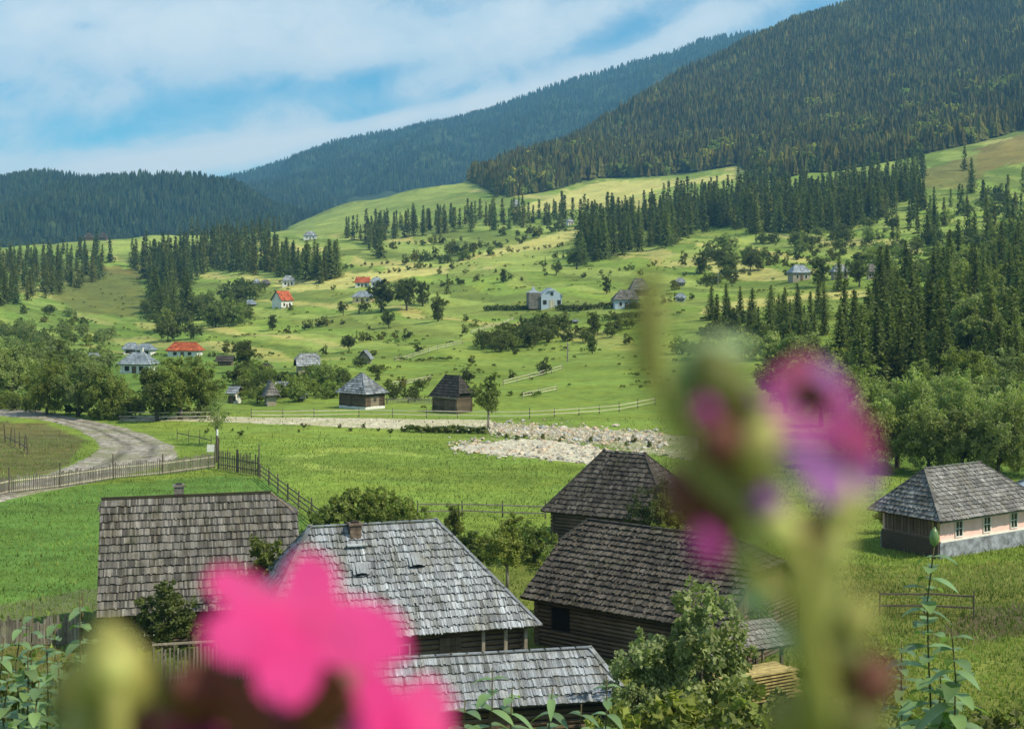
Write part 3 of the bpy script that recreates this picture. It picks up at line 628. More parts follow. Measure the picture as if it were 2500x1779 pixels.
for a in [(2245, 850, 150, 'broadB', 'leaf', .9, 'rounded light tree in front of the spruces near the right edge'), (2100, 835, 110, 'broadA', 'willow', 1., 'light rounded tree left of the tall light green tree'), (2265, 760, 115, 'broadC', 'willow', 1., 'pale tree high at the right edge among the spruces'), (2205, 800, 110, 'broadC', 'leaf', 1., 'slim leafy tree right of the tall light green tree'), (2020, 800, 80, 'broadC', 'leaf', 1., 'slim leafy tree at the foot of the spruce crowd'), (2080, 980, 150, 'willow', 'willow', .9, 'bushy pale tree between the two round pale trees'), (1970, 960, 120, 'broadB', 'willow', 1.1, 'bushy pale tree behind the thin-trunked round tree'), (2180, 960, 130, 'broadB', 'willow', 1.1, 'dense pale tree filling the gap above the pink house roof')]: bt(*a, group=RT)
for a in [(1560, 800, 60, 'bushA', 'leaf'), (1610, 805, 65, 'bushB', 'willow'), (1660, 800, 70, 'bushA', 'leaf'), (1710, 800, 75, 'bushA', 'willow'), (1765, 800, 80, 'bushB', 'leaf'), (1815, 810, 85, 'bushA', 'willow'), (1520, 790, 50, 'bushA', 'leaf'), (1590, 770, 70, 'bushB', 'leafdark'), (1640, 745, 80, 'bushB', 'leafdark'), (1700, 760, 60, 'bushB', 'leaf'), (1780, 755, 70, 'bushA', 'leaf'), (1850, 850, 90, 'bushA', 'leaf')]:
    bt(*a, 1.1, 'rounded bush in the thicket below the young spruces', 'bushes in the thicket behind the blurred flower stalk', name='bush', cat='bush')
# left cluster
LT = 'large pale trees along the road at the left'
for a in [(30, 905, 150, 'willow', 'willow', 1.0, 'big pale tree cut by the left edge above the road'),
          (105, 925, 128, 'willow', 'leaf', .95, 'wide pale tree overhanging the road bend'),
          (175, 928, 135, 'willow', 'willow', .8, 'tall pale tree right of the road bend'),
          (235, 932, 118, 'broadB', 'leaf', 1.0, 'round tree by the bank left of the gnarled orchard trees'),
          (280, 925, 90, 'bushA', 'leaf', 1.0, 'low bushy tree on the bank behind the road'),
          (350, 938, 120, 'broadB', 'leafdark', 1.1, 'gnarled orchard tree with leaning dark trunk'),
          (402, 935, 150, 'broadB', 'leaf', 1.15, 'largest orchard tree with forked trunk behind the road'),
          (452, 930, 120, 'broadA', 'leaf', 1.2, 'orchard tree beside the white gable hut'),
          (482, 992, 125, 'thin', 'willow', 1.0, 'small sparse tree behind the white signpost'),
          (60, 850, 95, 'willow', 'willow', 1.2, 'broad pale tree behind the left roadside trees'),
          (130, 850, 75, 'broadB', 'leaf', 1.3, 'round tree left of the bluish hip roof'),
          (200, 862, 55, 'broadB', 'leaf', 1.2, 'low round tree in front of the bluish hip roof'),
          (330, 855, 40, 'broadA', 'leaf', 1.4, 'small round tree right of the bluish hip roof'),
          (-60, 900, 150, 'willow', 'leaf', 1.1, 'pale tree just outside the left edge')]: bt(*a, group=LT)
MT = 'broadleaf trees among the village houses'
for a in [(1088, 956, 140, 'ash', 'leaf', 1.0, 'slender airy tree with visible trunk beside the dark log hut'),
          (548, 828, 76, 'broadC', 'leafdark', 1.1, 'dark column-shaped tree in the village left of the slanting roof'),
          (850, 697, 80, 'broadA', 'leafdark', 1.1, 'dark round tree in front of the white-walled farmhouse'),
          (906, 692, 76, 'broadB', 'leafdark', 1.0, 'dark round tree with a short trunk right of the farmhouse'),
          (942, 682, 60, 'broadC', 'leafdark', 1.0, 'narrower dark tree touching the round dark tree'),
          (976, 716, 60, 'broadC', 'leafdark', .9, 'upright dark tree on the slope right of the round pair'),
          (866, 731, 44, 'broadA', 'leafdark', 1., 'small round tree below the dark round pair'),
          (778, 782, 38, 'broadB', 'leafdark', 1.0, 'round dark bushy tree above the small gabled shed'),
          (765, 703, 34, 'broadA', 'leafdark', 1.0, 'small tree right of the red-roofed cottage'),
          (607, 736, 38, 'broadC', 'leafdark', 1., 'small upright tree below the red-roofed cottage'),
          (1206, 748, 55, 'broadA', 'leafdark', 1.1, 'dark tree below the pale manor house'),
          (1322, 750, 60, 'broadC', 'leafdark', .9, 'tree below the right end of the manor hedge'),
          (1320, 788, 46, 'broadC', 'leaf', .9, 'slim tree on the slope above the long rail fence'),
          (1352, 655, 40, 'broadC', 'leafdark', .9, 'small tree left of the grey farm roofs'),
          (1122, 630, 34, 'broadC', 'leafdark', .9, 'single small tree above the manor meadow'),
          (1285, 600, 50, 'broadB', 'leafdark', 1.2, 'bushy tree at the foot of the spruce belt'),
          (1240, 612, 30, 'broadA', 'leafdark', 1.2, 'round tree left of the spruce belt foot'),
          (1560, 612, 55, 'broadA', 'leafdark', .9, 'tree beside the tip of the blurred flower stalk'),
          (1630, 612, 50, 'broadB', 'leafdark', 1.1, 'left tree of the leafy row on the right slope'),
          (1672, 605, 44, 'broadB', 'leafdark', 1.1, 'second tree of the leafy row on the right slope'),
          (1828, 640, 72, 'broadC', 'leafdark', 1.0, 'dark tree between the two grey-roofed right cottages'),
          (1915, 640, 66, 'broadA', 'leafdark', 1.0, 'dark tree between the second and third right cottages')]: bt(*a, group=MT)
# near trees and shrubs between the houses
NT = 'shrubs and small trees around the big shingled roofs'
for a in [(735, 1175, -1085, 'bushA', 'leaf', 1.0, 'leafy bush at the foot of the rail fence', 92),
          (795, 1180, -1048, 'bushB', 'leaf', 1.0, 'tallest bush behind the chimney of the bright roof', 93),
          (865, 1180, -1062, 'bushA', 'leaf', 1.0, 'wide bush right of the chimney', 92),
          (918, 1172, -1085, 'bushA', 'leaf', 1.0, 'low bush behind the ridge of the bright roof', 90),
          (1012, 1215, 105, 'broadC', 'leafdark', .8, 'dark upright shrub behind the hip of the bright roof', 87),
          (1130, 1318, 185, 'ash', 'leaf', 1.3, 'spreading orchard tree between the bright roof and dark barn', 75),
          (1065, 1270, -1150, 'bushB', 'leaf', 1., 'bush left of the spreading orchard tree', 80),
          (1190, 1240, -1140, 'bushA', 'leaf', 1., 'bush under the corner of the far dark barn', 82),
          (1250, 1235, 80, 'bushA', 'leaf', 1.1, 'bush between the two dark barns', 80),
          (596, 1420, -1180, 'broadC', 'leafdark', .9, 'dark tree in the gap between the left roof and bright roof', 60.5),
          (365, 1500, -1262, 'ash', 'leafdark', 1.2, 'sparse dark tree in front of the left shingled roof', 58.5),
          (300, 1510, 160, 'thin', 'leafdark', 1.1, 'small sparse shrub under the left roof eave', 58),
          (1452, 1275, 215, 'broadA', 'leafdark', .8, 'leafy tree overlapping the hip of the far dark barn', 80),
          (1500, 1270, 190, 'broadA', 'leaf', .8, 'leafy tree behind the ridge of the near dark barn', 79),
          (1990, 1150, 100, 'bushB', 'yellowleaf', .9, 'yellowish bush left of the pink house roof', 92),
          (1560, 1690, -1278, 'broadC', 'silver', .95, 'tall silvery green bush in front of the near dark barn', 46),
          (1440, 1700, -1385, 'broadC', 'silver', .9, 'lower silvery bush left of the tall silvery bush', 45.5),
          (1490, 1760, -1440, 'bushB', 'leaf', .9, 'leafy bush at the foot of the silvery bush', 43),
          (1400, 1780, -1560, 'bushA', 'leaf', 1., 'dark leafy bush right of the low shed roof', 42),
          (1625, 1770, -1490, 'bushA', 'leaf', .95, 'leafy bush below the stacked boards', 42.5),
          (1560, 1780, -1520, 'bushB', 'leaf', .9, 'leafy bush between the silvery bush and the stacked boards', 40.5),
          (1670, 1780, -1540, 'bushA', 'leafdark', .9, 'dark leafy bush in front of the stacked boards', 40),
          (1780, 1780, -1515, 'bushB', 'leaf', .9, 'leafy bush left of the blurred lower stem', 40),
          (1880, 1780, -1530, 'bushA', 'leaf', .9, 'low leafy bush at the bottom edge near the tall stalk', 39.5),
          (1330, 1780, -1585, 'bushA', 'leaf', .8, 'low leafy bush under the right corner of the shed roof', 40),
          (1720, 1780, -1470, 'bushA', 'leafdark', 1., 'bush under the blurred stem at the bottom', 42),
          (1830, 1770, -1440, 'bushB', 'leaf', 1., 'bush right of the blurred stem at the bottom', 42.5),
          (1940, 1790, -1500, 'bushA', 'leaf', 1., 'bush left of the tall leafy stalk at the bottom right', 41),
          (1925, 1440, 150, 'thin', 'yellowleaf', .8, 'thin yellowish shrub beside the blurred stalk', 62),
          (1880, 1480, 190, 'bushB', 'leaf', .8, 'green bush behind the blurred yellow stalk', 58),
          (2030, 1780, -1560, 'bushA', 'leaf', .8, 'leafy bush at the foot of the tall budded stalk', 47),
          (2130, 1780, -1580, 'bushB', 'leafdark', .9, 'low bush at the bottom edge right of the tall budded stalk', 46),
          (1970, 1780, -1450, 'thin', 'leaf', .9, 'airy shrub left of the tall budded stalk', 52),
          (1960, 1500, 130, 'bushA', 'leaf', 1., 'bush below the wire fence', 56),
          (1700, 1450, 200, 'thin', 'leaf', 1., 'airy bush at the right corner of the near dark barn', 60)]:
    bt(*a[:7], group=NT, d=a[7], name='shrub' if 'bush' in a[6] or 'shrub' in a[6] else 'broadleaf_tree', cat='shrub' if 'bush' in a[6] or 'shrub' in a[6] else 'tree')
# random bushes on the slope (individuals, single small meshes)
r = np.random.default_rng(5); nb = 0
BUSH = []
def bushes(poly, n, hr, grp, label, mats, big=False, mind=2.):
    global nb
    xs = [p[0] for p in poly]; yy = [p[1] for p in poly]; k = 0; t_ = 0; got = []
    while k < n and t_ < n * 40:
        t_ += 1; px = r.uniform(min(xs), max(xs)); py = r.uniform(min(yy), max(yy))
        if not inpoly(np.array([px]), np.array([py]), poly)[0]: continue
        s = site(px, py)
        if any((s.x - q[0]) ** 2 + (s.y - q[1]) ** 2 < mind ** 2 for q in got): continue
        got.append(s); h = r.uniform(*hr); BUSH.append((h / s.y * F, k, mats[k % len(mats)], s, h, label, grp, r.uniform(.8, 1.3))); k += 1
Lm = ['leafdark', 'leaf', 'leafdark']
bushes([(10, 700), (130, 690), (250, 760), (300, 800), (230, 840), (-20, 850)], 56, (3, 6), 'bushes covering the lower left slope', 'leafy bush on the lower left slope', ['willow', 'leaf', 'willow'], mind=4)
bushes([(330, 690), (480, 680), (560, 700), (520, 745), (440, 762), (340, 765)], 26, (7, 11), 'dark broadleaf trees in the dip on the left', 'dark broadleaf tree in the dip above the red roof', ['leafdark', 'leafdark', 'leaf'], mind=4)
bushes([(500, 640), (580, 650), (560, 700), (500, 705)], 10, (7, 10), 'dark broadleaf trees in the dip on the left', 'dark broadleaf tree in the dip above the red roof', Lm, mind=5)
bushes([(570, 820), (600, 850), (760, 830), (770, 895), (690, 898), (560, 900), (520, 860)], 22, (3, 5), 'orchard bushes between the village houses', 'low leafy bush between the village houses', ['leaf', 'leafdark', 'leaf'], mind=3)
bushes([(820, 830), (960, 850), (980, 900), (860, 900)], 10, (1.6, 3), 'small bushes between the two log huts', 'small bush between the two log huts', Lm, mind=3)
bushes([(1060, 780), (1180, 740), (1230, 735), (1230, 760), (1130, 785), (1060, 790)], 22, (3.5, 6.5), 'dark thicket below the manor house', 'dark bush in the thicket below the manor house', Lm, mind=3)
bushes([(1240, 750), (1400, 715), (1420, 740), (1260, 785)], 9, (2, 4), 'bushes along the slope right of the thicket', 'bush on the slope right of the thicket', Lm, mind=4)
bushes([(860, 560), (1050, 530), (1250, 500), (1270, 520), (1100, 570), (880, 610)], 40, (3, 8), 'shrubs of the overgrown upper pastures', 'shrub in the overgrown upper pasture', Lm, mind=5)
bushes([(640, 690), (1000, 700), (1400, 640), (1400, 800), (1000, 900), (700, 800)], 30, (1.2, 3), 'small bushes dotted over the open meadow slope', 'small dark bush dotted on the open meadow slope', ['leafdark'], mind=9)
bushes([(860, 600), (1280, 560), (1500, 590), (1400, 640), (900, 640)], 14, (1.5, 4), 'small bushes of the sunny hill strips', 'small bush on the sunny hill strip', Lm, mind=8)
bushes([(1500, 570), (1850, 540), (2050, 500), (2050, 640), (1900, 625), (1500, 650)], 40, (2, 5), 'bushes on the right-hand meadows', 'bush on the right-hand meadow above the cottages', Lm, mind=7)
bushes([(460, 955), (600, 950), (1080, 958), (1080, 966), (600, 966), (460, 978)], 12, (.3, 1.0), 'weeds and small bushes along the path bank', 'small bush on the bank of the path', Lm, mind=2)
bushes([(2040, 470), (2282, 430), (2400, 430), (2400, 600), (2150, 600), (2060, 560)], 30, (6, 11), 'light green trees among the upper right meadows', 'light green rounded tree on the upper right meadow', ['leaf', 'willow', 'leafdark'], mind=7)
bushes([(1570, 560), (1860, 520), (1990, 470), (1990, 520), (1860, 560), (1580, 600)], 24, (5, 9), 'light bushy trees under the spruce belt', 'light bushy tree at the lower edge of the spruce belt', ['leaf', 'willow', 'leafdark'], mind=5)
bushes([(-20, 905), (90, 915), (200, 930), (300, 926), (460, 928), (460, 934), (250, 938), (120, 924), (-20, 910)], 22, (1.5, 3.2), 'undergrowth below the roadside trees', 'low bush in the undergrowth below the roadside trees', ['leafdark', 'leaf'], mind=2.5)
bushes([(730, 640), (1000, 640), (1000, 700), (730, 700)], 10, (2, 4.5), 'bushes around the white farmhouse', 'bush beside the white farmhouse', Lm, mind=6)
bushes([(1100, 968), (1450, 985), (1500, 1000), (1150, 985)], 16, (.4, .9), 'weeds on the stony stream bed', 'low weed clump on the stony stream bed', Lm, mind=2)

bushes([(1500, 600), (1700, 560), (1950, 530), (2060, 520), (2060, 600), (1850, 600), (1600, 640)], 34, (4, 8), 'leafy trees and scrub on the right slope around the cottages', 'leafy scrub tree on the right slope around the grey-roofed cottages', ['leaf', 'leafdark', 'willow'], mind=6)
bushes([(1960, 620), (2282, 560), (2400, 560), (2400, 700), (2100, 720), (1980, 700)], 30, (6, 10), 'leafy trees mixed into the spruce crowd at right', 'leafy tree mixed into the upper part of the spruce crowd at right', ['leaf', 'willow', 'leaf'], mind=5)
def row(a, b, n, hr, grp='hedgerow shrubs between the hill fields', label='shrub in a hedgerow between the hill fields', mats=('leafdark', 'leaf')):
    for k in range(n):
        t_ = (k + r.uniform(-.45, .45)) / n; s_ = site(a[0] + (b[0] - a[0]) * t_ , a[1] + (b[1] - a[1]) * t_ + r.normal(0, 1.6)); h = r.uniform(*hr); BUSH.append((h / s_.y * F, k, mats[k % len(mats)], s_, h, label, grp, r.uniform(.9, 1.6)))
for a_ in (((850, 612), (1060, 575), 22), ((1060, 572), (1285, 545), 24), ((900, 642), (1180, 622), 20), ((760, 600), (880, 585), 12), ((1600, 600), (1860, 545), 20), ((1500, 640), (1700, 612), 12), ((1080, 548), (1290, 508), 22), ((930, 590), (1010, 560), 10), ((760, 770), (900, 752), 9), ((1400, 690), (1560, 665), 10), ((820, 555), (1000, 535), 18), ((1700, 590), (1900, 560), 14), ((640, 745), (760, 715), 10), ((1880, 560), (2080, 500), 16), ((460, 800), (560, 775), 8), ((1290, 620), (1480, 590), 14)):
    row(a_[0], a_[1], int(a_[2] * .7), (1.2, 3.6))
BUSH.sort(key=lambda b: -b[0])
for app, k, mt, s, h, label, grp, wd in BUSH[:270]:
    pr = (['bushA', 'bushB', 'bushC'] if app > 28 else ['tiny', 'tinyB'])[k % (3 if app > 28 else 2)]
    plant('bush', pr, mt, s, h, label, 'bush', grp, wide=wd, parts=app > 60)
merge_trees('distant_bushes', np.array([(b[3].x, b[3].y, b[3].z, b[4]) for b in BUSH[270:]]), [PROTO['tiny'][:3], PROTO['tinyB'][:3]], M['leafdark'], 'remaining small distant bushes dotted over the slopes')
# hedge and dark bushes around the manor
def hedge(label, pts, h, w, mat='leafdark', seed=0):
    rr = np.random.default_rng(seed); C = []; O = []
    a = [site(*p) for p in pts]
    for s, e in zip(a[:-1], a[1:]):
        L = (e - s).length; n = int(L * 60)
        t = rr.random(n); p = np.array(s)[None] * (1 - t[:, None]) + np.array(e)[None] * t[:, None]; p[:, 0] += rr.normal(0, w * .3, n); p[:, 1] += rr.normal(0, w * .3, n); hh = h * (1 + .25 * nz(p[:, 0], p[:, 1], 5, seed)); p[:, 2] = gz(p[:, 0], p[:, 1]) + rr.random(n) ** .7 * hh; C.append(p)
    C = np.concatenate(C); V, Fc = leafquads(C, np.tile([[0, -.2, .8]], (len(C), 1)), np.full(len(C), .28), rr)
    return tag(mesh_np('hedge', V, Fc, M[mat], np.repeat(rr.uniform(.6, 1.2, len(C)), 4)), label, 'hedge')
hedge('long dark hedge left of the manor house foot', [(1080, 692), (1140, 692), (1185, 688)], 1.5, 1.5, seed=1)
hedge('dark hedge from the manor house towards the grey farm roofs', [(1240, 692), (1320, 690), (1430, 688)], 1.5, 1.5, seed=2)
hedge('low dark hedge at the edge of the bright meadow below the farm', [(1345, 715), (1400, 708), (1470, 706)], 1.4, 1.6, seed=3)
hedge('dark weedy strip along the stream bank under the airy tree', [(900, 962), (1000, 964), (1085, 966)], .7, 1., seed=4)

# ------------------------------------------------------------ houses
def slope_shingles(mb, o, ux, vx, poly, row, wid, th, rr, tone=(.7, 1.2), mi=0, ragged=.06, patch=None):
    """poly: convex, (u,v) coords; o origin, ux horizontal unit, vx upslope unit"""
    nrm = ux.cross(vx).normalized()
    if nrm.z < 0: nrm = -nrm
    P = poly; v1 = max(p[1] for p in P)
    def rng_at(v):
        xs = []
        for (a, b), (c, d) in zip(P, P[1:] + P[:1]):
            if (b - v) * (d - v) <= 0 and b != d: xs.append(a + (c - a) * (v - b) / (d - b))
        return (min(xs), max(xs)) if len(xs) > 1 else None
    nrow = max(1, int(round(v1 / row))); row = v1 / nrow
    for k in range(nrow):
        va = k * row; vb = min(va + row * 1.22, v1); ra = rng_at(min(max(va, 1e-4), v1 - 1e-4)); rb = rng_at(vb - 1e-4)
        if not ra or not rb: continue
        lo, hi = min(ra[0], rb[0]), max(ra[1], rb[1]); x = lo + rr.random() * wid * .3; rt = rr.uniform(.88, 1.12)
        while x < hi:
            w = wid * rr.uniform(.65, 1.4); a, b = x, min(x + w * .94, hi); x += w
            q = [max(ra[0], min(ra[1], a)), max(ra[0], min(ra[1], b)), max(rb[0], min(rb[1], b)), max(rb[0], min(rb[1], a))]
            if q[1] - q[0] < .02 and q[2] - q[3] < .02: continue
            dv = rr.gauss(0, ragged * row); l1 = th * rr.uniform(1.9, 2.9); l0 = th * .25
            va_ = va - abs(dv) * (1 if k else .5) ; tn = rt * rr.uniform(*tone) * (1.25 if rr.random() < .07 else 1) * (.6 if rr.random() < .08 else 1)
            if patch: tn *= patch((a + b) / 2, va)
            pt = lambda u_, v_, h_: o + ux * u_ + vx * v_ + nrm * h_
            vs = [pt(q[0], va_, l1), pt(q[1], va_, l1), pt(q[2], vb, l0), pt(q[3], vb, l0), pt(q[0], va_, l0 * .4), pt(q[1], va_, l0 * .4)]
            mb.add(vs, [(0, 1, 2, 3), (4, 5, 1, 0), (0, 3, 4), (1, 5, 2)], tn, mi); mb.t[-2:] = [tn * .3] * 2  # lower ends painted darker: weathered end grain plus the shadow line under each row
def roof(parent, Le, We, he, r_, aL, kL, aR, kR, mat='sh_grey', row=.42, wid=.16, th=.02, seed=0, patch=None, caps=True, tone=(.7, 1.2), faces='FBLR', ragged=.07, flare=0):
    L, Wd = Le / 2, We / 2; V_ = Vector; rr = random.Random(seed); mb = MB()
    c = dict(eFL=V_((-L, -Wd, he)), eFR=V_((L, -Wd, he)), eBL=V_((-L, Wd, he)), eBR=V_((L, Wd, he)), rL=V_((-L + aL, 0, he + r_)), rR=V_((L - aR, 0, he + r_)))
    for s, a, k in (('L', aL, kL), ('R', aR, kR)):
        x = -L if s == 'L' else L
        c['cF' + s] = V_((x, -Wd * k, he + r_ * (1 - k))); c['cB' + s] = V_((x, Wd * k, he + r_ * (1 - k)))
    F_ = {'F': ['eFL', 'eFR', 'cFR', 'rR', 'rL', 'cFL'], 'B': ['eBR', 'eBL', 'cBL', 'rL', 'rR', 'cBR'], 'L': ['cBL', 'cFL', 'rL'], 'R': ['cFR', 'cBR', 'rR']}
    for key in 'FBLR':
        pts = []
        for n_ in F_[key]:
            if not pts or (c[n_] - pts[-1]).length > .03: pts.append(c[n_])
        if (pts[0] - pts[-1]).length < .03: pts.pop()
        if len(pts) < 3: continue
        nrm = (pts[1] - pts[0]).cross(pts[2] - pts[0]).normalized()
        dn = nrm * .10; n = len(pts)
        mb.add([p for p in pts] + [p - dn for p in pts], [tuple(range(n)), tuple(range(2 * n - 1, n - 1, -1))] + [(i, n + i, n + (i + 1) % n, (i + 1) % n) for i in range(n)], .8, 1)
        if row and key in faces:
            ux = (pts[1] - pts[0]).normalized(); vx = nrm.cross(ux).normalized(); vx = vx if vx.z > 0 else -vx
            poly = [((p - pts[0]).dot(ux), (p - pts[0]).dot(vx)) for p in pts]
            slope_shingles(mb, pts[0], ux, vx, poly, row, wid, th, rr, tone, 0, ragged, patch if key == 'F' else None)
    if caps:
        up = V_((0, 0, .07))
        def cap(a, b, n_):
            for i in range(n_): 
                p, q = a.lerp(b, i / n_) + up, a.lerp(b, (i + 1.1) / n_) + up; mb.bar(p, q, .20, .04, tone=rr.uniform(.5, .9), mi=0)
        cap(c['rL'], c['rR'], max(2, int((c['rR'] - c['rL']).length / .6)))
        for s in 'LR':
            for fb in 'FB':
                if (c['r' + s] - c['c' + fb + s]).length > .4: cap(c['c' + fb + s], c['r' + s], 6)
    o = mb.build('roof', [M[mat], M['under']], parent); o.data.name = 'roof'; return o, c
def logs(mb, x0, x1, y, z0, z1, axis='x', t=.16, out=-1, holes=(), rr=random, dia=.22):
    """horizontal logs along x (or y) at constant other coordinate"""
    n = max(1, int(round((z1 - z0) / dia))); dz = (z1 - z0) / n
    for k in range(n):
        za = z0 + k * dz; segs = [(x0 - .18, x1 + .18)]
        for h0, h1, hz0, hz1 in holes:
            if za + dz * .5 > hz0 and za + dz * .5 < hz1:
                segs = [s for a, b in segs for s in ((a, min(b, h0)), (max(a, h1), b)) if s[1] - s[0] > .05]
        tn = rr.uniform(.7, 1.2)
        for a, b in segs:
            # hexagonal log section
            pr = [(-t / 2, .12), (-t / 2 - .035, .5), (-t / 2, .88), (t / 2, .88), (t / 2 + .035, .5), (t / 2, .12)]
            vs = []
            for e in (a, b):
                for q, f in pr:
                    vs.append((e, y + q, za + f * dz) if axis == 'x' else (y + q, e, za + f * dz))
            fs = [(i, (i + 1) % 6, 6 + (i + 1) % 6, 6 + i) for i in range(6)] + [(5, 4, 3, 2, 1, 0), (6, 7, 8, 9, 10, 11)]
            if axis == 'y': fs = [f[::-1] for f in fs]
            mb.add(vs, fs, tn)
def walls(parent, L, Wd, z0, z1, style='log', mat='log', holes={}, gable=None, rr=random, dia=.22):
    """L,Wd wall footprint"""
    mb = MB(); hx, hy = L / 2, Wd / 2
    if style == 'log':
        for key, (a, b, c_, ax) in {'F': (-hx, hx, -hy, 'x'), 'B': (-hx, hx, hy, 'x'), 'L': (-hy, hy, -hx, 'y'), 'R': (-hy, hy, hx, 'y')}.items():
            off = 0 if ax == 'x' else dia * .5
            logs(mb, a, b, c_, z0 + off, z1, ax, holes=holes.get(key, ()), rr=rr, dia=dia)
        mb.box((0, 0, (z0 + z1) / 2), (L - .12, Wd - .12, z1 - z0 - .04), tone=.35)
    else:
        mb.box((0, 0, (z0 + z1) / 2), (L, Wd, z1 - z0), tone=1.)
    return mb.build('wall', M[mat], parent)
def gable_fill(parent, x, Wd, he, r_, k, mat, We):
    """boarded gable between wall top and clipped end"""
    t = 1 - (Wd / We); zt = he + r_ * (1 - k) - .12; hw = Wd / 2; s = r_ / (We / 2); zb = he + s * (We / 2 - hw) - .15
    mb = MB(); n = 14
    for i in range(n):
        y0 = -hw + i * 2 * hw / n; y1 = y0 + 2 * hw / n * .95; ym = (y0 + y1) / 2; top = min(zt, he + s * (We / 2 - abs(ym)) - .15)
        if top > zb - .2: mb.box((x, ym, (he - .2 + top) / 2), (.05, y1 - y0, top - he + .2), tone=random.uniform(.7, 1.1))
    return mb.build('gable', M[mat], parent)
def window(parent, c, w, h, face='F', mat='white', pane='glass', fr=.07, cross=True):
    """c centre on outer wall plane; face F (-y), R (+x), L (-x)"""
    mb = MB(); cx, cy, cz = c
    def bx(u_, v_, du, dv, dep, off, m=mb):
        if face == 'F': m.box((cx + u_, cy - off, cz + v_), (du, dep, dv))
        elif face == 'R': m.box((cx + off, cy + u_, cz + v_), (dep, du, dv))
        else: m.box((cx - off, cy + u_, cz + v_), (dep, du, dv))
    for sx_ in (-1, 1): bx(sx_ * (w / 2 + fr / 2), 0, fr, h + 2 * fr, .08, .03)
    for sz in (-1, 1): bx(0, sz * (h / 2 + fr / 2), w, fr, .08, .03)
    if cross: bx(0, 0, .04, h, .05, .025); bx(-w / 4 - .01, 0, w / 2 - .02, .04, .05, .025); bx(w / 4 + .01, 0, w / 2 - .02, .04, .05, .025)
    f = mb.build('window', M[mat], parent); mb2 = MB()
    bx(0, 0, w, h, .02, .006, mb2); mb2.build('pane', M[pane], f); return f
def door(parent, c, w, h, face='F', mat='log'):
    mb = MB(); d = (w, .08, h) if face == 'F' else (.08, w, h); off = (0, -.03, 0) if face == 'F' else ((.03 if face == 'R' else -.03), 0, 0)
    n = 4
    for i in range(n):
        u_ = -w / 2 + (i + .5) * w / n
        q = (c[0] + u_, c[1] - .03, c[2] + h / 2) if face == 'F' else (c[0] + off[0], c[1] + u_, c[2] + h / 2)
        mb.box(q, ((w / n - .01) if face == 'F' else .07, .07 if face == 'F' else (w / n - .01), h), tone=random.uniform(.7, 1.1))
    return mb.build('door', M[mat], parent)
def chimney(parent, c, w, h, mat='brick'):
    mb = MB(); n = max(3, int(h / .16))
    for i in range(n): mb.box((c[0], c[1], c[2] + (i + .5) * h / n), (w * (1 if i % 2 else .97), w * (1 if i % 2 else .97), h / n * .94), tone=random.uniform(.75, 1.15))
    mb.box((c[0], c[1], c[2] + h / 2), (w * .93, w * .93, h), tone=.6)
    mb.box((c[0], c[1], c[2] + h + .04), (w * 1.2, w * 1.2, .09), tone=1.1); mb.box((c[0], c[1], c[2] + h + .12), (w * .6, w * .6, .1), tone=.25)
    return mb.build('chimney', M[mat], parent)

# H1 left shingled house
h1 = empty('shingled_house', (-15.55, 66.42, 0), .26, 'weathered house at left with steep dull brown-grey shingle roof and clipped right corner', 'house')
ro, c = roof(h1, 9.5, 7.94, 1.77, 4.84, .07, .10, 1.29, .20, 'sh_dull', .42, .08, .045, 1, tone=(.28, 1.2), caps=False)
mb = MB(); mb.bar((-4.7, .0, 6.68), (3.5, .0, 6.68), .16, .09, tone=.3); mb.bar((3.46, 0, 6.66), (4.78, -.80, 5.62), .1, .06, tone=1.6); mb.build('ridge_board', M['log'], h1)
walls(h1, 8.3, 6.6, 0, 2.3, rr=random.Random(3)); gable_fill(h1, -4.2, 6.4, 1.77, 4.84, .1, 'log', 7.94); gable_fill(h1, 4.2, 6.4, 1.77, 4.84, .2, 'log', 7.94)
chimney(ro, (-1.0, .55, 6.2), .48, .85, 'sh_dull')
window(h1, (-2.2, -3.4, 1.2), .8, .9); window(h1, (2.2, -3.4, 1.2), .8, .9); door(h1, (0, -3.4, .1), .95, 1.9)
# H2 bright shingled house
def patch2(u_, v_):
    d = 1.0 - .22 * math.exp(-((u_ - 5.0) / 1.6) ** 2) * (v_ > 2.4)
    d *= .78 if (u_ < 4.3 and v_ > 3.8) else 1.
    if abs(u_ - 4.9) < .09 and 3.4 < v_ < 5.2: d *= 1.9
    if abs(u_ - 5.45) < .07 and 4.2 < v_ < 5.2: d *= 1.7
    return d
h2 = empty('shingled_house', (-5.72, 59.35, 0), .30, 'house at centre with bright silvery shingle hip roof and a brick chimney near the ridge', 'house')
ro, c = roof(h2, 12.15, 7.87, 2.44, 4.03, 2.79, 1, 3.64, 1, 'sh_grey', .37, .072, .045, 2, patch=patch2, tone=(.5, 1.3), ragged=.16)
walls(h2, 10.8, 6.4, 0, 2.75, rr=random.Random(4))
chimney(ro, (-1.35, -.35, 5.85), .50, .72); mb = MB(); mb.box((-1.35, -.78, 5.78), (.9, .5, .06), tone=1.4); mb.build('flashing', M['sh_grey'], ro)
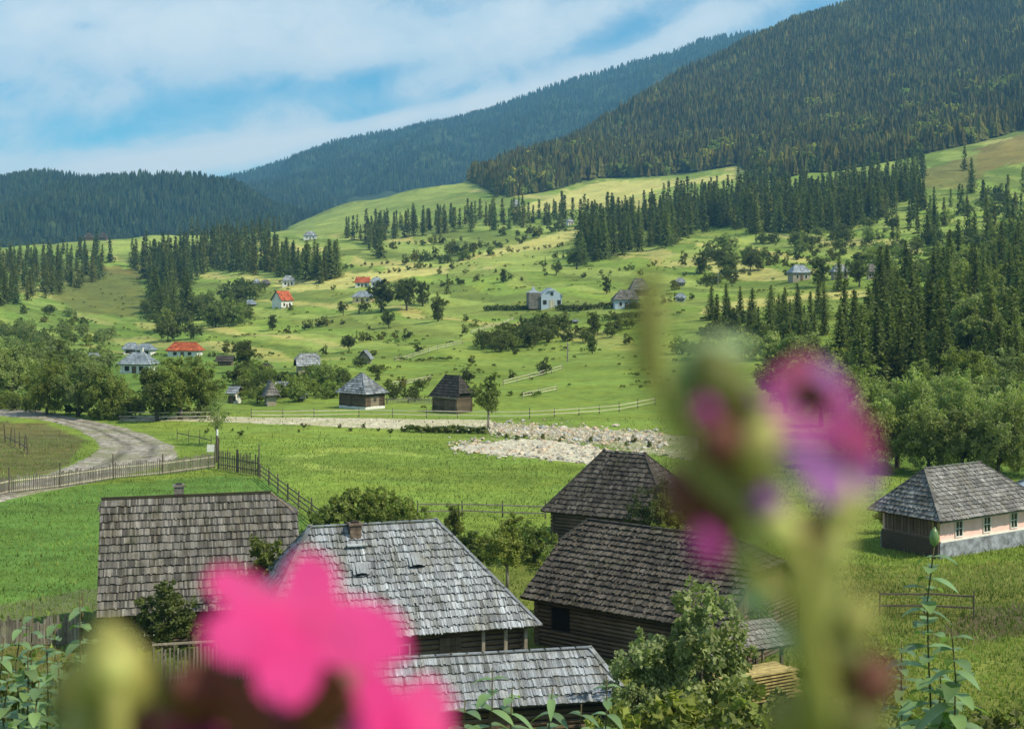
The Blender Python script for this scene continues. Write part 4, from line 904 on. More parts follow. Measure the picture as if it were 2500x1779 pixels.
for qx, qv in ((-1.35, 3.0), (1.15, 3.25)):   # eyebrow vents
    sl_ = Vector((0, 3.935, 4.03)).normalized(); p = Vector((0, -3.935, 2.44)) + sl_ * qv; p.x = qx; nn = Vector((0, -4.03, 3.935)).normalized()
    mb = MB()
    for i in range(7):
        f = (i - 3) / 3.; hgt = .26 * (1 - f * f) + .05; a = p + Vector((f * .42, 0, 0)); mb.add([a + nn * hgt - Vector((.07, 0, 0)), a + nn * hgt + Vector((.07, 0, 0)), a + sl_ * .75 + nn * .05 + Vector((.07, 0, 0)), a + sl_ * .75 + nn * .05 - Vector((.07, 0, 0)), a + nn * .04 - Vector((.07, 0, 0)), a + nn * .04 + Vector((.07, 0, 0))], [(0, 1, 2, 3)], .9); mb.add([a + sl_ * .02 + nn * hgt * .93 - Vector((.07, 0, 0)), a + sl_ * .02 + nn * hgt * .93 + Vector((.07, 0, 0)), a + sl_ * .02 + nn * .03 + Vector((.07, 0, 0)), a + sl_ * .02 + nn * .03 - Vector((.07, 0, 0))], [(0, 3, 2, 1)], 1, 1)
    mb.build('roof_vent', [M['sh_grey'], M['dark']], ro)
for px_ in (3.6, 4.6, 5.5):
    mb = MB(); mb.box((px_, -3.55, 1.22), (.14, .14, 2.44)); mb.build('post', M['fence'], h2)
mb = MB(); mb.box((4.5, -3.55, .9), (2.2, .06, .1)); mb.box((4.5, -3.55, .5), (2.2, .04, .6), tone=.7); mb.build('porch_rail', M['rail'], h2)
window(h2, (0, -3.3, 1.5), .8, .8); window(h2, (-2.8, -3.3, 1.5), .8, .8); door(h2, (2.2, -3.3, .15), .95, 1.95)
# H3 near dark barn
h3 = empty('log_barn', (7.46, 63.73, 0), -.65, 'large log barn at centre right with dark steep shingle roof sloping down to the right', 'barn')
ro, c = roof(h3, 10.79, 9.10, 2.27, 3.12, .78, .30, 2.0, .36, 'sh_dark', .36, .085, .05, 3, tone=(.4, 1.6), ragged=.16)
walls(h3, 9.6, 7.9, -.3, 2.55, rr=random.Random(5), holes={'F': [(-4.0, -2.9, .9, 1.9)]}, dia=.19); gable_fill(h3, 4.85, 7.7, 2.27, 3.12, .36, 'log', 9.1); gable_fill(h3, -4.85, 7.7, 2.27, 3.12, .3, 'log', 9.1)
mb = MB(); mb.box((-3.45, -3.93, 1.4), (1.05, .02, .98)); mb.build('opening', M['dark'], h3)
# H4 far dark barn
h4 = empty('log_barn', (7.86, 89.61, 0), -.54, 'smaller dark hip-roofed barn beyond the near barn by the gravel bar', 'barn')
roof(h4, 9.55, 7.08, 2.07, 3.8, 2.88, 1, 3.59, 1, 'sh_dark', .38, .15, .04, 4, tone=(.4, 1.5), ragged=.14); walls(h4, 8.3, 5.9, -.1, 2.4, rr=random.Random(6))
door(h4, (0, -3.05, 0), 1.6, 1.9); window(h4, (2.6, -3.03, 1.3), .6, .6, mat='log')
# H5 pink house
h5 = empty('pink_house', (29.63, 88.02, 0), .59, 'pink plastered house at right with grey shingle hip roof and bluish stone plinth', 'house')
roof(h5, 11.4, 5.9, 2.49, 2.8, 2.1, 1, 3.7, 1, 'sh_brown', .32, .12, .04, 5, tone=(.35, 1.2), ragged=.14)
mb = MB(); mb.box((0.25, .15, .42), (10.3, 4.75, 1.14), tone=1.); mb.build('plinth', M['stone'], h5)
mb = MB(); mb.box((.25, .15, 1.82), (10.1, 4.55, 1.62)); mb.build('wall', M['pink'], h5)
mb = MB(); mb.box((.25, -2.18, 1.03), (10.2, .12, .09)); mb.box((.25, -2.16, 2.3), (10.15, .10, .25), tone=.6); mb.build('trim', M['white'], h5)
for wx in (-3.0, -.2, 2.6): window(h5, (wx, -2.13, 1.72), .62, .95)
mb = MB()
for i in range(16): mb.box((-4.95, -2.0 + i * .27, 1.9), (.05, .17, 1.2), tone=random.uniform(.7, 1.2))
mb.box((-4.98, .1, 1.2), (.08, 4.5, .12)); mb.box((-4.98, .1, .62), (.10, 4.5, 1.1), tone=.6); mb.build('porch', M['log'], h5)
for y_ in (-2.15, -1.75): 
    mb = MB(); mb.box((-4.98, y_, 1.75), (.12, .12, 1.4)); mb.build('post', M['hay'], h5)
# annex
h5b = empty('annex_building', (39.3, 93.2, 0), .59, 'low building with pale metal-grey roof cut by the right edge behind the pink house', 'house')
roof(h5b, 8, 6, 2.9, 1.6, 1.5, 1, 1.5, 1, 'sh_blue', .4, .3, .02, 6, tone=(1., 1.5)); walls(h5b, 7, 5, -.1, 3., 'plain', 'white'); window(h5b, (0, -2.5, 1.7), .7, .9)
door(h5b, (2.2, -2.5, .1), .9, 1.9)
# H6 low shed at bottom
h6 = empty('low_shed', (-.8, 50.57, 0), .20, 'low shed at the bottom with long silvery shingle roof before the bright-roofed house', 'shed')
roof(h6, 9.75, 4.6, 1.75, 1.35, .3, .3, 1.0, 1, 'sh_grey', .42, .085, .04, 7, tone=(.5, 1.2), ragged=.10); walls(h6, 8.9, 3.6, -.2, 1.95, rr=random.Random(8)); door(h6, (0, -1.85, .1), .9, 1.6)
window(h6, (-2.2, -1.87, 1.1), .5, .5, mat='log')
# stack of boards and thatch cover at the bottom right
def ground_at(x, y): return float(gz(x, y))
e = empty('board_stack', (9.9, 54.6, 0), .5, 'stack of yellowish split boards under the blurred stem at bottom right', 'board stack'); mb = MB()
for k in range(9):
    for j in range(5): mb.box((random.uniform(-.15, .15), -.55 + j * .28, .25 + k * .13), (3.6 + random.uniform(-.3, .3), .24, .05), tone=random.uniform(.6, 1.2), rz=random.uniform(-.02, .02))
mb.build('board', M['hay'], e)
mb = MB()
for xx in (-1.2, 0, 1.2): mb.box((xx, 0, .12), (.15, 1.5, .2))
mb.build('support', M['stake'], e)
e2 = empty('thatched_shelter', (9.6, 57.9, 0), .45, 'small grey thatched shelter roof behind the stacked boards', 'shelter'); rr = random.Random(3)
roof(e2, 4.6, 2.6, 1.55, .9, .3, .5, .3, .5, 'sh_dull', .25, .07, .03, 9, tone=(.8, 1.5), ragged=.2, caps=False)
for sx_ in (-1.9, 1.9):
    for sy_ in (-.9, .9): mb = MB(); mb.box((sx_, sy_, .85), (.12, .12, 1.75)); mb.build('post', M['stake'], e2)

# mid village houses
h7 = empty('log_hut', (-21.37, 189.92, float(gz(-21.4, 190)) + .05), -.71, 'log hut in the village with pointed grey shingle roof on a whitewashed base', 'hut')
roof(h7, 6.4, 4.6, 2.15, 2.75, 2.9, 1, 3.0, 1, 'sh_grey', .42, .3, .04, 11, tone=(.45, 1.1)); walls(h7, 5.2, 3.5, .3, 2.4, rr=random.Random(1), dia=.26); mb = MB(); mb.box((0, 0, .1), (5.5, 3.8, .5)); mb.build('plinth', M['white'], h7); mb = MB(); mb.box((2.64, 0, 1.1), (.1, 1.6, 1.5)); mb.box((2.7, 0, 1.3), (.06, .5, .6), tone=.2); mb.build('window', M['logpale'], h7)
door(h7, (-.6, -1.85, .3), .9, 1.7)
h8 = empty('log_hut', (-8.13, 181.6, float(gz(-8.1, 181.6)) + .05), -.74, 'dark log hut with tall dark roof beside the slender airy tree', 'hut')
roof(h8, 5.6, 3.6, 2.0, 2.9, 1.5, 1, 1.4, .8, 'sh_dark', .42, .3, .04, 12, tone=(.4, .8)); walls(h8, 4.4, 2.8, -.2, 2.3, rr=random.Random(2), dia=.26)
mb = MB(); mb.box((0, -1.75, 1.98), (5.5, .1, .1)); mb.build('eave_board', M['rail'], h8); door(h8, (.6, -1.45, 0), .9, 1.7)
def farhouse(px, py, wp, name, label, roofmat, wallmat, rot=0., hp=None, rp=None, asp=.62, hip=(1., 1., 1., 1.), cat='house', group=None, sh=True, win=2, d=None, ov=.5, lift=0, wallstyle='plain', chim=False):
    s = atd(px, d) if d else site(px, py); sc_ = s.y / F; Le = wp * sc_; We = Le * asp; wh = (hp or wp * .28) * sc_; r_ = (rp or wp * .3) * sc_
    e = empty(name, (s.x, s.y + We / 2, s.z + lift), rot, label, cat, group); aL, kL, aR, kR = hip
    ro, _ = roof(e, Le, We, wh, r_, aL * We / 2 if kL else .02, kL, aR * We / 2 if kR else .02, kR, roofmat, max(.5, wp and 4.2 * sc_) if sh else 0, 4.5 * sc_, .05, int(px), tone=(.75, 1.2), caps=True)
    W0, W1 = Le - 2 * ov, We - 2 * ov; walls(e, W0, W1, -1.2, wh + .1, wallstyle, wallmat, rr=random.Random(int(px)), dia=.3)
    for sx_, kk in ((-1, kL), (1, kR)):
        if kk < .9: gable_fill(e, sx_ * (W0 / 2 - .03), W1, wh, r_, max(kk, .02), wallmat, We)
    for i in range(win): window(e, (-W0 / 2 + W0 * (i + .5) / win if win > 1 else W0 * .22, -W1 / 2 - .02, wh * .52), .8, min(1.1, wh * .45), mat='white' if wallmat != 'white' else 'log', cross=False)
    door(e, (0 if win != 1 else -W0 * .2, -W1 / 2 - .02, 0), .9, min(1.9, wh * .8))
    if chim: chimney(ro, (Le * .1, 0, wh + r_ - .4), .5, 1.2, 'white')
    return e
FH = farhouse
FH(302, 832, 82, 'village_house', 'village house at left with bluish hip roof lowest of the left roofs', 'sh_blue', 'white', -.25, 20, 26, hip=(1.1, 1, 1.1, 1), chim=True)
FH(289, 790, 42, 'village_house', 'house with pale lilac-grey roof behind the bluish hip roof', 'sh_blue', 'white', .3, 12, 14)
FH(320, 792, 48, 'village_house', 'house with bright white-blue roof behind the bluish hip roof', 'sh_blue', 'white', -.3, 12, 14)
FH(407, 795, 76, 'village_house', 'long village house with orange-red tiled roof at left', 'tile', 'white', -.1, 13, 19, hip=(.6, 1, .6, 1))
FH(205, 815, 40, 'village_house', 'small bluish roof half hidden behind the left trees', 'sh_blue', 'white', .2, 12, 16)
FH(500, 815, 42, 'barn', 'small brown-roofed barn right of the red tiled roof', 'sh_dark', 'log', -.1, 9, 13, cat='barn', hip=(0, 0, 0, 0), win=0)
FH(590, 826, 30, 'barn', 'tiny low hut left of the slanting pale roof', 'sh_dark', 'logpale', -.1, 7, 9, cat='barn', win=1)
FH(682, 832, 56, 'barn', 'open barn with pale slanting roof above the village bushes', 'sh_grey', 'logpale', .35, 16, 28, hip=(.7, .5, .5, .3), cat='barn', win=0)
FH(622, 885, 58, 'barn', 'long grey shingled barn roof running up behind the thatched gable', 'sh_grey', 'log', .95, 12, 22, hip=(0, 0, 0, 0), cat='barn', win=0, asp=.55)
FH(600, 905, 44, 'gabled_hut', 'small hut with brownish steep gable facing the road', 'sh_dull', 'logpale', -1.2, 20, 34, asp=.8, hip=(0, 0, .8, .9), cat='hut', win=1)
FH(520, 900, 30, 'white_cottage', 'white cottage wall with pale roof right of the orchard trees', 'sh_grey', 'white', -.4, 22, 16, hip=(0, 0, 0, 0), asp=1.3, cat='cottage', win=1)
FH(667, 895, 32, 'small_shed', 'low bluish shed roof between the gabled hut and the pointed hut', 'sh_blue', 'log', -.2, 7, 12, hip=(.3, .3, .3, .3), cat='shed', win=0)
FH(812, 812, 26, 'small_shed', 'tiny gabled shed standing alone on the slope', 'sh_grey', 'logpale', 1.35, 11, 20, hip=(0, 0, 0, 0), cat='shed', win=1, asp=1.3)
FH(808, 676, 50, 'village_house', 'farmhouse with white-grey hip roof and yellowish wall', 'sh_blue', 'cream', -.1, 14, 14, hip=(1, 1, 1, 1))
FH(806, 640, 36, 'village_house', 'house with orange tile roof above the yellowish farmhouse', 'tile', 'white', .1, 10, 13, hip=(.5, 1, 0, 0))
FH(838, 640, 30, 'village_house', 'white house with pale roof touching the orange-roofed house', 'sh_blue', 'white', .1, 12, 10)
FH(626, 688, 42, 'village_house', 'cottage with brick-red roof and white gable wall', 'tile', 'white', 1.0, 18, 22, hip=(0, 0, 0, 0), asp=.8)
FH(641, 638, 32, 'village_house', 'white cottage with light hip roof alone on the slope', 'sh_grey', 'white', .2, 12, 12, hip=(1, 1, 1, 1))
FH(590, 638, 24, 'barn', 'small grey barn roof left of the lone white cottage', 'sh_dull', 'log', -.1, 6, 9, cat='barn', win=0)
FH(571, 637, 18, 'barn', 'tiny grey roof left of the small grey barn', 'sh_blue', 'log', .3, 6, 9, cat='barn', win=0)
FH(556, 684, 28, 'barn', 'pale low roof among bushes left of the red cottage', 'sh_blue', 'log', -.1, 6, 10, cat='barn', win=0)
FH(690, 534, 32, 'village_house', 'pale house on the crest above the left wood', 'sh_grey', 'white', .1, 9, 10)
FH(196, 534, 22, 'hay_barn', 'left one of two brown huts on the left crest', 'sh_dark', 'log', .1, 7, 11, cat='hut', win=0)
FH(228, 536, 20, 'hay_barn', 'right one of two brown huts on the left crest', 'sh_dark', 'log', -.1, 7, 11, cat='hut', win=0)
FH(1150, 462, 18, 'mountain_hut', 'tiny pale hut near the top of the upper meadows', 'sh_grey', 'white', .2, 7, 10, cat='hut', win=1)
FH(1270, 502, 18, 'mountain_hut', 'tiny white hut left of the spruce belt', 'sh_grey', 'white', .6, 8, 7, cat='hut', win=1)
FH(1517, 638, 26, 'village_house', 'small house with pale roof right of the blurred stalk tip', 'sh_grey', 'log', -.2, 8, 11)
FH(1518, 673, 26, 'village_house', 'bluish small house below the pale-roofed one right of the stalk tip', 'sh_blue', 'bluewall', -.2, 9, 11)
FH(1784, 626, 50, 'village_house', 'cottage with grey hip roof, leftmost of three on the right slope', 'sh_blue', 'logpale', .3, 18, 18, hip=(.9, 1, .9, 1))
FH(1874, 622, 40, 'village_house', 'cottage with pale roof, middle of three on the right slope', 'sh_grey', 'logpale', .15, 16, 17)
FH(1944, 622, 26, 'village_house', 'narrow cottage with grey roof, rightmost of three on the right slope', 'sh_dull', 'logpale', .15, 16, 18, hip=(1, 1, 1, 1))
FH(1282, 722, 18, 'small_shed', 'tiny shed with pale roof on the slope below the manor', 'sh_grey', 'logpale', -.2, 5, 5, cat='shed', win=0)
FH(1395, 688, 60, 'village_house', 'farmhouse with wide grey-violet hip roof and bluish wall', 'sh_dull', 'bluewall', .1, 20, 22, hip=(1, 1, .6, 1))
FH(1425, 660, 46, 'barn', 'tall grey roof behind the wide hip-roofed farmhouse', 'sh_dull', 'log', .1, 14, 26, cat='barn', win=0)
# manor: pale gabled house with dark corner tower
s = site(1215, 687); q = s.y / F
mn = empty('manor_house', (s.x, s.y + 3, s.z), .12, 'pale blue-white gabled manor house with darker square tower and pointed roof', 'house')
W_, D_, wh_, rh_ = 46 * q, 9., 30 * q, 16 * q
mb = MB(); mb.box((10 * q, 0, wh_ / 2 - .5), (W_, D_, wh_ + 1)); hw = W_ / 2
mb.add([(10 * q - hw, -D_ / 2, wh_), (10 * q + hw, -D_ / 2, wh_), (10 * q + hw * .3, -D_ / 2, wh_ + rh_ * .8), (10 * q - hw * .3, -D_ / 2, wh_ + rh_ * .8), (10 * q - hw, D_ / 2, wh_), (10 * q + hw, D_ / 2, wh_), (10 * q + hw * .3, D_ / 2, wh_ + rh_ * .8), (10 * q - hw * .3, D_ / 2, wh_ + rh_ * .8)], [(0, 1, 2, 3), (4, 7, 6, 5)]); mb.build('wall', M['bluewall'], mn)
mb = MB(); zc_ = wh_ + rh_
for sg in (-1, 1):
    a = Vector((10 * q + sg * (hw + .5), -D_ / 2 - .5, wh_ - .5)); b = Vector((10 * q, -D_ / 2 + 1.2, zc_)); 
    mb.add([a, b, (b.x, D_ / 2 + .5, zc_), (a.x, D_ / 2 + .5, a.z), a - Vector((0, 0, .2)), b - Vector((0, 0, .2)), (b.x, D_ / 2 + .5, zc_ - .2), (a.x, D_ / 2 + .5, a.z - .2)], [(0, 1, 2, 3) if sg < 0 else (3, 2, 1, 0), (4, 7, 6, 5), (0, 4, 5, 1), (3, 2, 6, 7), (0, 3, 7, 4)], 1.)
mb.add([(10 * q - hw * .42, -D_ / 2 - .5, wh_ + rh_ * .55), (10 * q + hw * .42, -D_ / 2 - .5, wh_ + rh_ * .55), (10 * q, -D_ / 2 + 1.2, zc_)], [(0, 1, 2)], .8); mb.build('roof', M['sh_blue'], mn)
tw = MB(); tw.box((-27 * q, -.8, 17 * q), (26 * q, D_ * .7, 36 * q)); tw.build('tower', M['sh_dull'], mn)
tr_ = MB(); t0 = Vector((-27 * q, -.8, 35 * q)); a_ = 16 * q; tr_.add([t0 + Vector((-a_, -a_ * .9, 0)), t0 + Vector((a_, -a_ * .9, 0)), t0 + Vector((a_, a_ * .9, 0)), t0 + Vector((-a_, a_ * .9, 0)), t0 + Vector((-a_ * .3, -a_ * .3, 5 * q)), t0 + Vector((a_ * .3, -a_ * .3, 5 * q)), t0 + Vector((a_ * .3, a_ * .3, 5 * q)), t0 + Vector((-a_ * .3, a_ * .3, 5 * q)), t0 + Vector((0, 0, 16 * q))], [(3, 2, 1, 0), (0, 1, 5, 4), (1, 2, 6, 5), (2, 3, 7, 6), (3, 0, 4, 7), (4, 5, 8), (5, 6, 8), (6, 7, 8), (7, 4, 8)]); tr_.build('tower_roof', M['sh_blue'], mn)
for wx in (-5, 27): window(mn, (wx * q, -D_ / 2, wh_ * .45), 1.1, 1.3, mat='logpale', cross=False)
window(mn, (11 * q, -D_ / 2, wh_ + 2 * q), .8, .9, mat='logpale', cross=False)
door(mn, (8 * q, -D_ / 2, 0), 1., 2.6, mat='rail'); door(mn, (14 * q, -D_ / 2, 0), 1., 2.6, mat='rail')

# ------------------------------------------------------------ fences
def gp(x, y, dz=0): return Vector((x, y, float(gz(x, y)) + dz))
def fence(name, label, pts, style, ph=1.5, step=None, rails=(.35, 1.15), mat='fence', rmat='rail', group=None, pw=.07, gap=.17, posth=1.7, postw=.14, lean=.03, ptop=1.4, d=None):
    A = [p if isinstance(p, Vector) else site(*p) for p in pts]
    e = empty(name, A[0], 0, label, 'fence', group); o = A[0].copy(); k = 0
    segs = []
    for a, b in zip(A[:-1], A[1:]):
        n = max(1, int(round((b - a).length / step))) if step else 1
        segs += [(a.lerp(b, i / n), a.lerp(b, (i + 1) / n)) for i in range(n)]
    allp = [segs[0][0]] + [s[1] for s in segs]
    for p in allp:
        g_ = gp(p.x, p.y) - o; mb = MB(); t = Vector((random.uniform(-1, 1) * lean, random.uniform(-1, 1) * lean, 1)); hh = posth * random.uniform(.85, 1.2)
        mb.tube([g_ - Vector((0, 0, .2)), g_ + t * hh * .5, g_ + t * hh], [postw / 2 * 1.1, postw / 2, postw / 2 * .8], 6, tone=random.uniform(.7, 1.1)); mb.build('post', M['stake' if style != 'rail' else mat], e)
    for a, b in segs:
        ga, gb = gp(a.x, a.y) - o, gp(b.x, b.y) - o
        for rz_ in rails:
            mb = MB(); j = random.uniform(-.05, .05) if style == 'rail' else 0; mb.bar(ga + Vector((0, -.05, rz_ + j)), gb + Vector((0, -.05, rz_ - j * .6)), .05, .09, tone=random.uniform(.8, 1.15)); mb.build('rail', M[rmat], e)
        if style in ('picket', 'stake'):
            mb = MB(); L = (gb - ga).length; n = int(L / gap)
            for i in range(n):
                c_ = ga.lerp(gb, (i + .5) / n); c_.z = float(gz(c_.x + o.x, c_.y + o.y)) - o.z; hh = ptop * random.uniform(.9, 1.1) * (1 if style == 'picket' else random.uniform(.85, 1.15)); tl = random.uniform(-.03, .03)
                mb.bar(c_ + Vector((0, -.09, .06)), c_ + Vector((tl, -.09, hh)), pw, .025, tone=random.uniform(.65, 1.2))
            mb.build('pickets', M[mat], e)
    return e
fence('picket_fence', 'grey picket fence with pale rails running along the road bend at left', [(-60, 1120), (20, 1100), (133, 1087), (252, 1068), (362, 1058), (478, 1042)], 'picket', gap=.17, pw=.10, rails=(.22, 1.05), posth=2.0, ptop=1.35, mat='fence')
fence('stake_fence', 'short dark fence of pointed stakes between the picket and rail fences', [(486, 1046), (530, 1053), (577, 1062)], 'stake', gap=.34, rails=(.5, 1.2), posth=2.5, ptop=1.75, mat='stake', rmat='stake', pw=.11)
fence('rail_fence', 'dark rail fence running down from the stakes to the bushes', [(580, 1066), (620, 1098), (665, 1135), (725, 1182)], 'rail', rails=(.35, .75, 1.15), posth=1.5, mat='stake', rmat='stake', step=4)
fence('rail_fence', 'long low rail fence crossing the meadow behind the bright roof', [(930, 1150), (1030, 1150), (1120, 1152), (1215, 1156)], 'rail', rails=(.4, .9), posth=1.2, mat='stake', rmat='fence', step=3.5, postw=.1)
fence('rail_fence', 'pale rail fence along the far side of the village path', [(560, 932), (700, 931), (800, 930), (950, 932), (1090, 934), (1180, 933), (1290, 926), (1380, 918), (1460, 902)], 'rail', rails=(.45, .95), posth=1.3, mat='stake', rmat='rail', step=5, postw=.12)
fence('rail_fence', 'pale rail fence behind the gnarled orchard trees', [(265, 936), (350, 937), (470, 936)], 'rail', rails=(.5, 1.0), posth=1.2, mat='stake', rmat='rail', step=5)
fence('rail_fence', 'low pale fence lines at the left edge behind the road', [(-40, 900), (40, 903), (95, 907)], 'rail', rails=(.3, .7, 1.1), posth=1.3, mat='stake', rmat='rail', step=3)
fence('rail_fence', 'pale rail fence on the slope above the airy tree', [(1122, 860), (1180, 845), (1252, 825)], 'rail', rails=(.4, .9), posth=1., rmat='rail', step=5)
fence('rail_fence', 'short pale rail fence below the slope fence', [(1165, 888), (1200, 880), (1240, 872)], 'rail', rails=(.4, .8), posth=1., rmat='rail', step=5)
fence('rail_fence', 'pale rail fence behind the dark log hut', [(868, 862), (905, 858), (960, 847)], 'rail', rails=(.4, .8), posth=1., rmat='rail', step=5)
fence('rail_fence', 'pale rail fence above the small lone shed', [(880, 806), (920, 797), (955, 786), (1030, 768)], 'rail', rails=(.4, .9), posth=1., rmat='rail', step=5)
fence('rail_fence', 'weathered rail fence line high on the meadow left of the manor', [(1050, 745), (1110, 728), (1145, 714)], 'rail', rails=(.5, .9), posth=1., rmat='rail', step=7)
fence('rail_fence', 'low fence between the pointed hut and the dark log hut', [(862, 900), (910, 898), (965, 902)], 'stake', gap=.22, rails=(.6,), posth=1., ptop=.9, mat='fence', rmat='fence', step=5)
fence('stake_fence', 'grey plank fence at the bottom left corner', [atd(-60, 63.5), atd(60, 63.5), atd(180, 63.5)], 'stake', gap=.16, rails=(.4, 1.), ptop=1.25, posth=1.3, mat='fence', rmat='fence', pw=.13, step=2.5)
fence('picket_fence', 'pale-railed picket fence below the left shingled roof', [atd(340, 57.0), atd(480, 57.6), atd(640, 58.)], 'picket', gap=.16, rails=(.3, 1.75), ptop=1.6, posth=1.8, mat='fence', rmat='fence', step=2.6)
fence('wire_fence', 'thin dark rail fence on the grass below the pink house', [(1960, 1370), (2060, 1370), (2170, 1375)], 'rail', rails=(.5, 1.1), posth=1.3, mat='stake', rmat='stake', step=2.4, postw=.08)
fence('fence_posts', 'old leaning fence posts on the plot at the left edge', [(12, 985), (45, 1000), (62, 1012)], 'rail', rails=(.6,), posth=1.9, mat='stake', rmat='stake', lean=.1, step=2.5)
fence('fence_posts', 'row of thin posts in the grass behind the small sparse tree', [(395, 978), (420, 984), (445, 988), (470, 996)], 'rail', rails=(.7,), posth=1.2, mat='stake', rmat='stake', lean=.06, step=3, postw=.08)
# posts and poles
s = site(484, 1030); e = empty('gate_post', s, 0, 'tall gate post with white-painted top behind the stake fence corner', 'post')
mb = MB(); mb.tube([(0, 0, -.2), (0, 0, 2.6)], [.14, .11], 8); mb.build('post', M['stake'], e); mb = MB(); mb.tube([(0, 0, 2.6), (0, 0, 3.2)], [.115, .10], 8); mb.build('painted_top', M['white'], e)
s = site(470, 1032); e = empty('sign_board', s, .1, 'small white board on two thin legs beside the tall gate post', 'sign')
mb = MB(); mb.box((0, 0, 1.45), (.75, .05, .7)); mb.build('board', M['white'], e)
for sx_ in (-.3, .3): mb = MB(); mb.tube([(sx_, .05, 0), (sx_, .05, 1.8)], .03, 6); mb.build('leg', M['fence'], e)
def pole(px, py, hp, label):
    s = site(px, py); h = hp * s.y / F; e = empty('utility_pole', s, 0, label, 'pole'); mb = MB(); mb.tube([(0, 0, -.2), (0, 0, h)], [.16, .10], 7); mb.build('shaft', M['palebark'], e); mb = MB(); mb.box((0, 0, h - .5), (1.1, .1, .1)); mb.build('crossarm', M['fence'], e)
pole(1265, 806, 44, 'thin utility pole standing on the green slope above the rail fence')
pole(1600, 640, 34, 'thin utility pole on the right slope beside the leafy row')
# hay/log debris by the left edge
s = site(30, 868); mb = MB()
for i in range(9): mb.box((random.uniform(-2, 2), random.uniform(-.6, .6), .3 + .16 * (i % 5)), (3.2, .3, .12), rz=random.uniform(-.1, .1), tone=random.uniform(.7, 1.2))
o = mb.build('plank_pile', M['rail']); o.location = s; tag(o, 'pile of pale planks at the left edge under the trees', 'planks')
s = atd(2290, 86); s = Vector((33.9, 83.5, 0)); mb = MB()
for i in range(8): a = i * .8; mb.box((.35 * math.cos(a), .3 * math.sin(a), .3 + .08 * i), (.8, .6, .5), rz=a, tone=random.uniform(.9, 1.1))
o = mb.build('white_heap', M['white']); o.location = s; tag(o, 'white heap at the right edge in front of the pink house plinth', 'heap')

# grass tufts on the nearer ground (stuff)
def tufts(name, label, n, reg, h, mat, seed):
    rr = np.random.default_rng(seed); px = rr.uniform(reg[0], reg[1], n); d = rr.uniform(reg[2], reg[3], n); x = (px - CX) / F * d; z = gz(x, d)
    a = rr.random(n) * 6.283; hh = h * rr.uniform(.5, 1.5, n); w = .022 * rr.uniform(.6, 1.6, n) * h / .12; lx = rr.normal(0, .3, n) * hh; ly = rr.normal(0, .3, n) * hh
    V = np.stack([np.c_[x - np.cos(a) * w, d - np.sin(a) * w, z], np.c_[x + np.cos(a) * w, d + np.sin(a) * w, z], np.c_[x + lx, d + ly, z + hh]], 1).reshape(-1, 3)
    py = HY + F * (CZ - z) / d; bad = inpoly(px, py, [(-60, 905), (60, 908), (140, 920), (250, 940), (330, 962), (395, 990), (405, 1022), (340, 1050), (-60, 1135), (-60, 1095), (200, 1020), (222, 1000), (170, 955), (-60, 928)]) | inpoly(px, py, [(990, 1000), (1150, 970), (1440, 1010), (1440, 1030), (1300, 1040)])
    k = np.repeat(~bad, 3); V = V[k]; T = np.repeat((rr.uniform(.7, 1.3, n) * np.clip(1 + .32 * nz(x, d, 14, 70) + .22 * nz(x * .4, d, 4, 71), .5, 1.6))[~bad], 3)
    return tag(mesh_np(name, V, np.arange(len(V)).reshape(-1, 3), M[mat], T), label, 'grass', kind='stuff')
_r = np.random.default_rng(44); _C, _O, _T, _ = crown_pts(_r, 60, 4, .4, .5, .35, .3, sub=3); _V, _Fc = leafquads(_C, _O, np.full(len(_C), .20), _r); SCR = [(_V, _Fc, np.repeat(_T, 4))]
_n = 60000; _d = np.exp(_r.uniform(math.log(185), math.log(900), _n)); _px = _r.uniform(0, 2300, _n); _x = (_px - CX) / F * _d; _k = nz(_x, _d, 26, 61) + .8 * nz(_x * .35, _d, 14, 62) + _r.normal(0, .45, _n) > 1.35
_x, _d = _x[_k][:9000], _d[_k][:9000]
merge_trees('rough_scrub', np.c_[_x, _d, gz(_x, _d), _r.uniform(.25, .9, len(_x)) * (1 + _d / 900)], SCR, M['leaf'], 'low rough scrub and tussocks on the hill pastures', cat='scrub')
_sv = np.array([(1, 0, 0), (-1, 0, 0), (0, 1, 0), (0, -1, 0), (0, 0, .7), (0, 0, -.5), (.6, .6, .4), (-.6, .5, .35), (.5, -.6, .4), (-.6, -.6, .3)], float) * .5
_sf = np.array([(0, 6, 4), (6, 2, 4), (2, 7, 4), (7, 1, 4), (1, 9, 4), (9, 3, 4), (3, 8, 4), (8, 0, 4), (0, 2, 6), (2, 1, 7), (1, 3, 9), (3, 0, 8)])
M['rock'] = plainmat('river_stone', (.46, .43, .36), .3, 3.)
_pp = []
for _ in range(2600):
    _a = _r.random(); _q = site(1085 + 400 * _a, 945 + 26 * _a + _r.normal(0, 1) * 9 + 10) if _r.random() < .7 else site(1000 + 440 * _a, 992 + 25 * _a + _r.normal(0, 9)); _pp.append((_q.x, _q.y, _q.z + .05, _r.gamma(2, .13) + .08))
merge_trees('river_stones', _pp, [(_sv, _sf, np.ones(10))], M['rock'], 'loose stones strewn over the stream bed and gravel bar', cat='stones')
M['grassblade'] = leafmat('grass_blades', (.16, .24, .05), 0, .35, (1, 1, 1), spec=.1)
M['grassdry'] = leafmat('grass_dry', (.20, .25, .06), 0, .35, (1, 1, 1), spec=.1)
tufts('meadow_grass', 'short green grass of the lawns and meadow', 170000, (-60, 2350, 50, 150), .13, 'grassblade', 1)
tufts('rough_weeds', 'taller rough dry weeds on the bank below the pink house', 20000, (1500, 2400, 44, 88), .19, 'grassdry', 3)
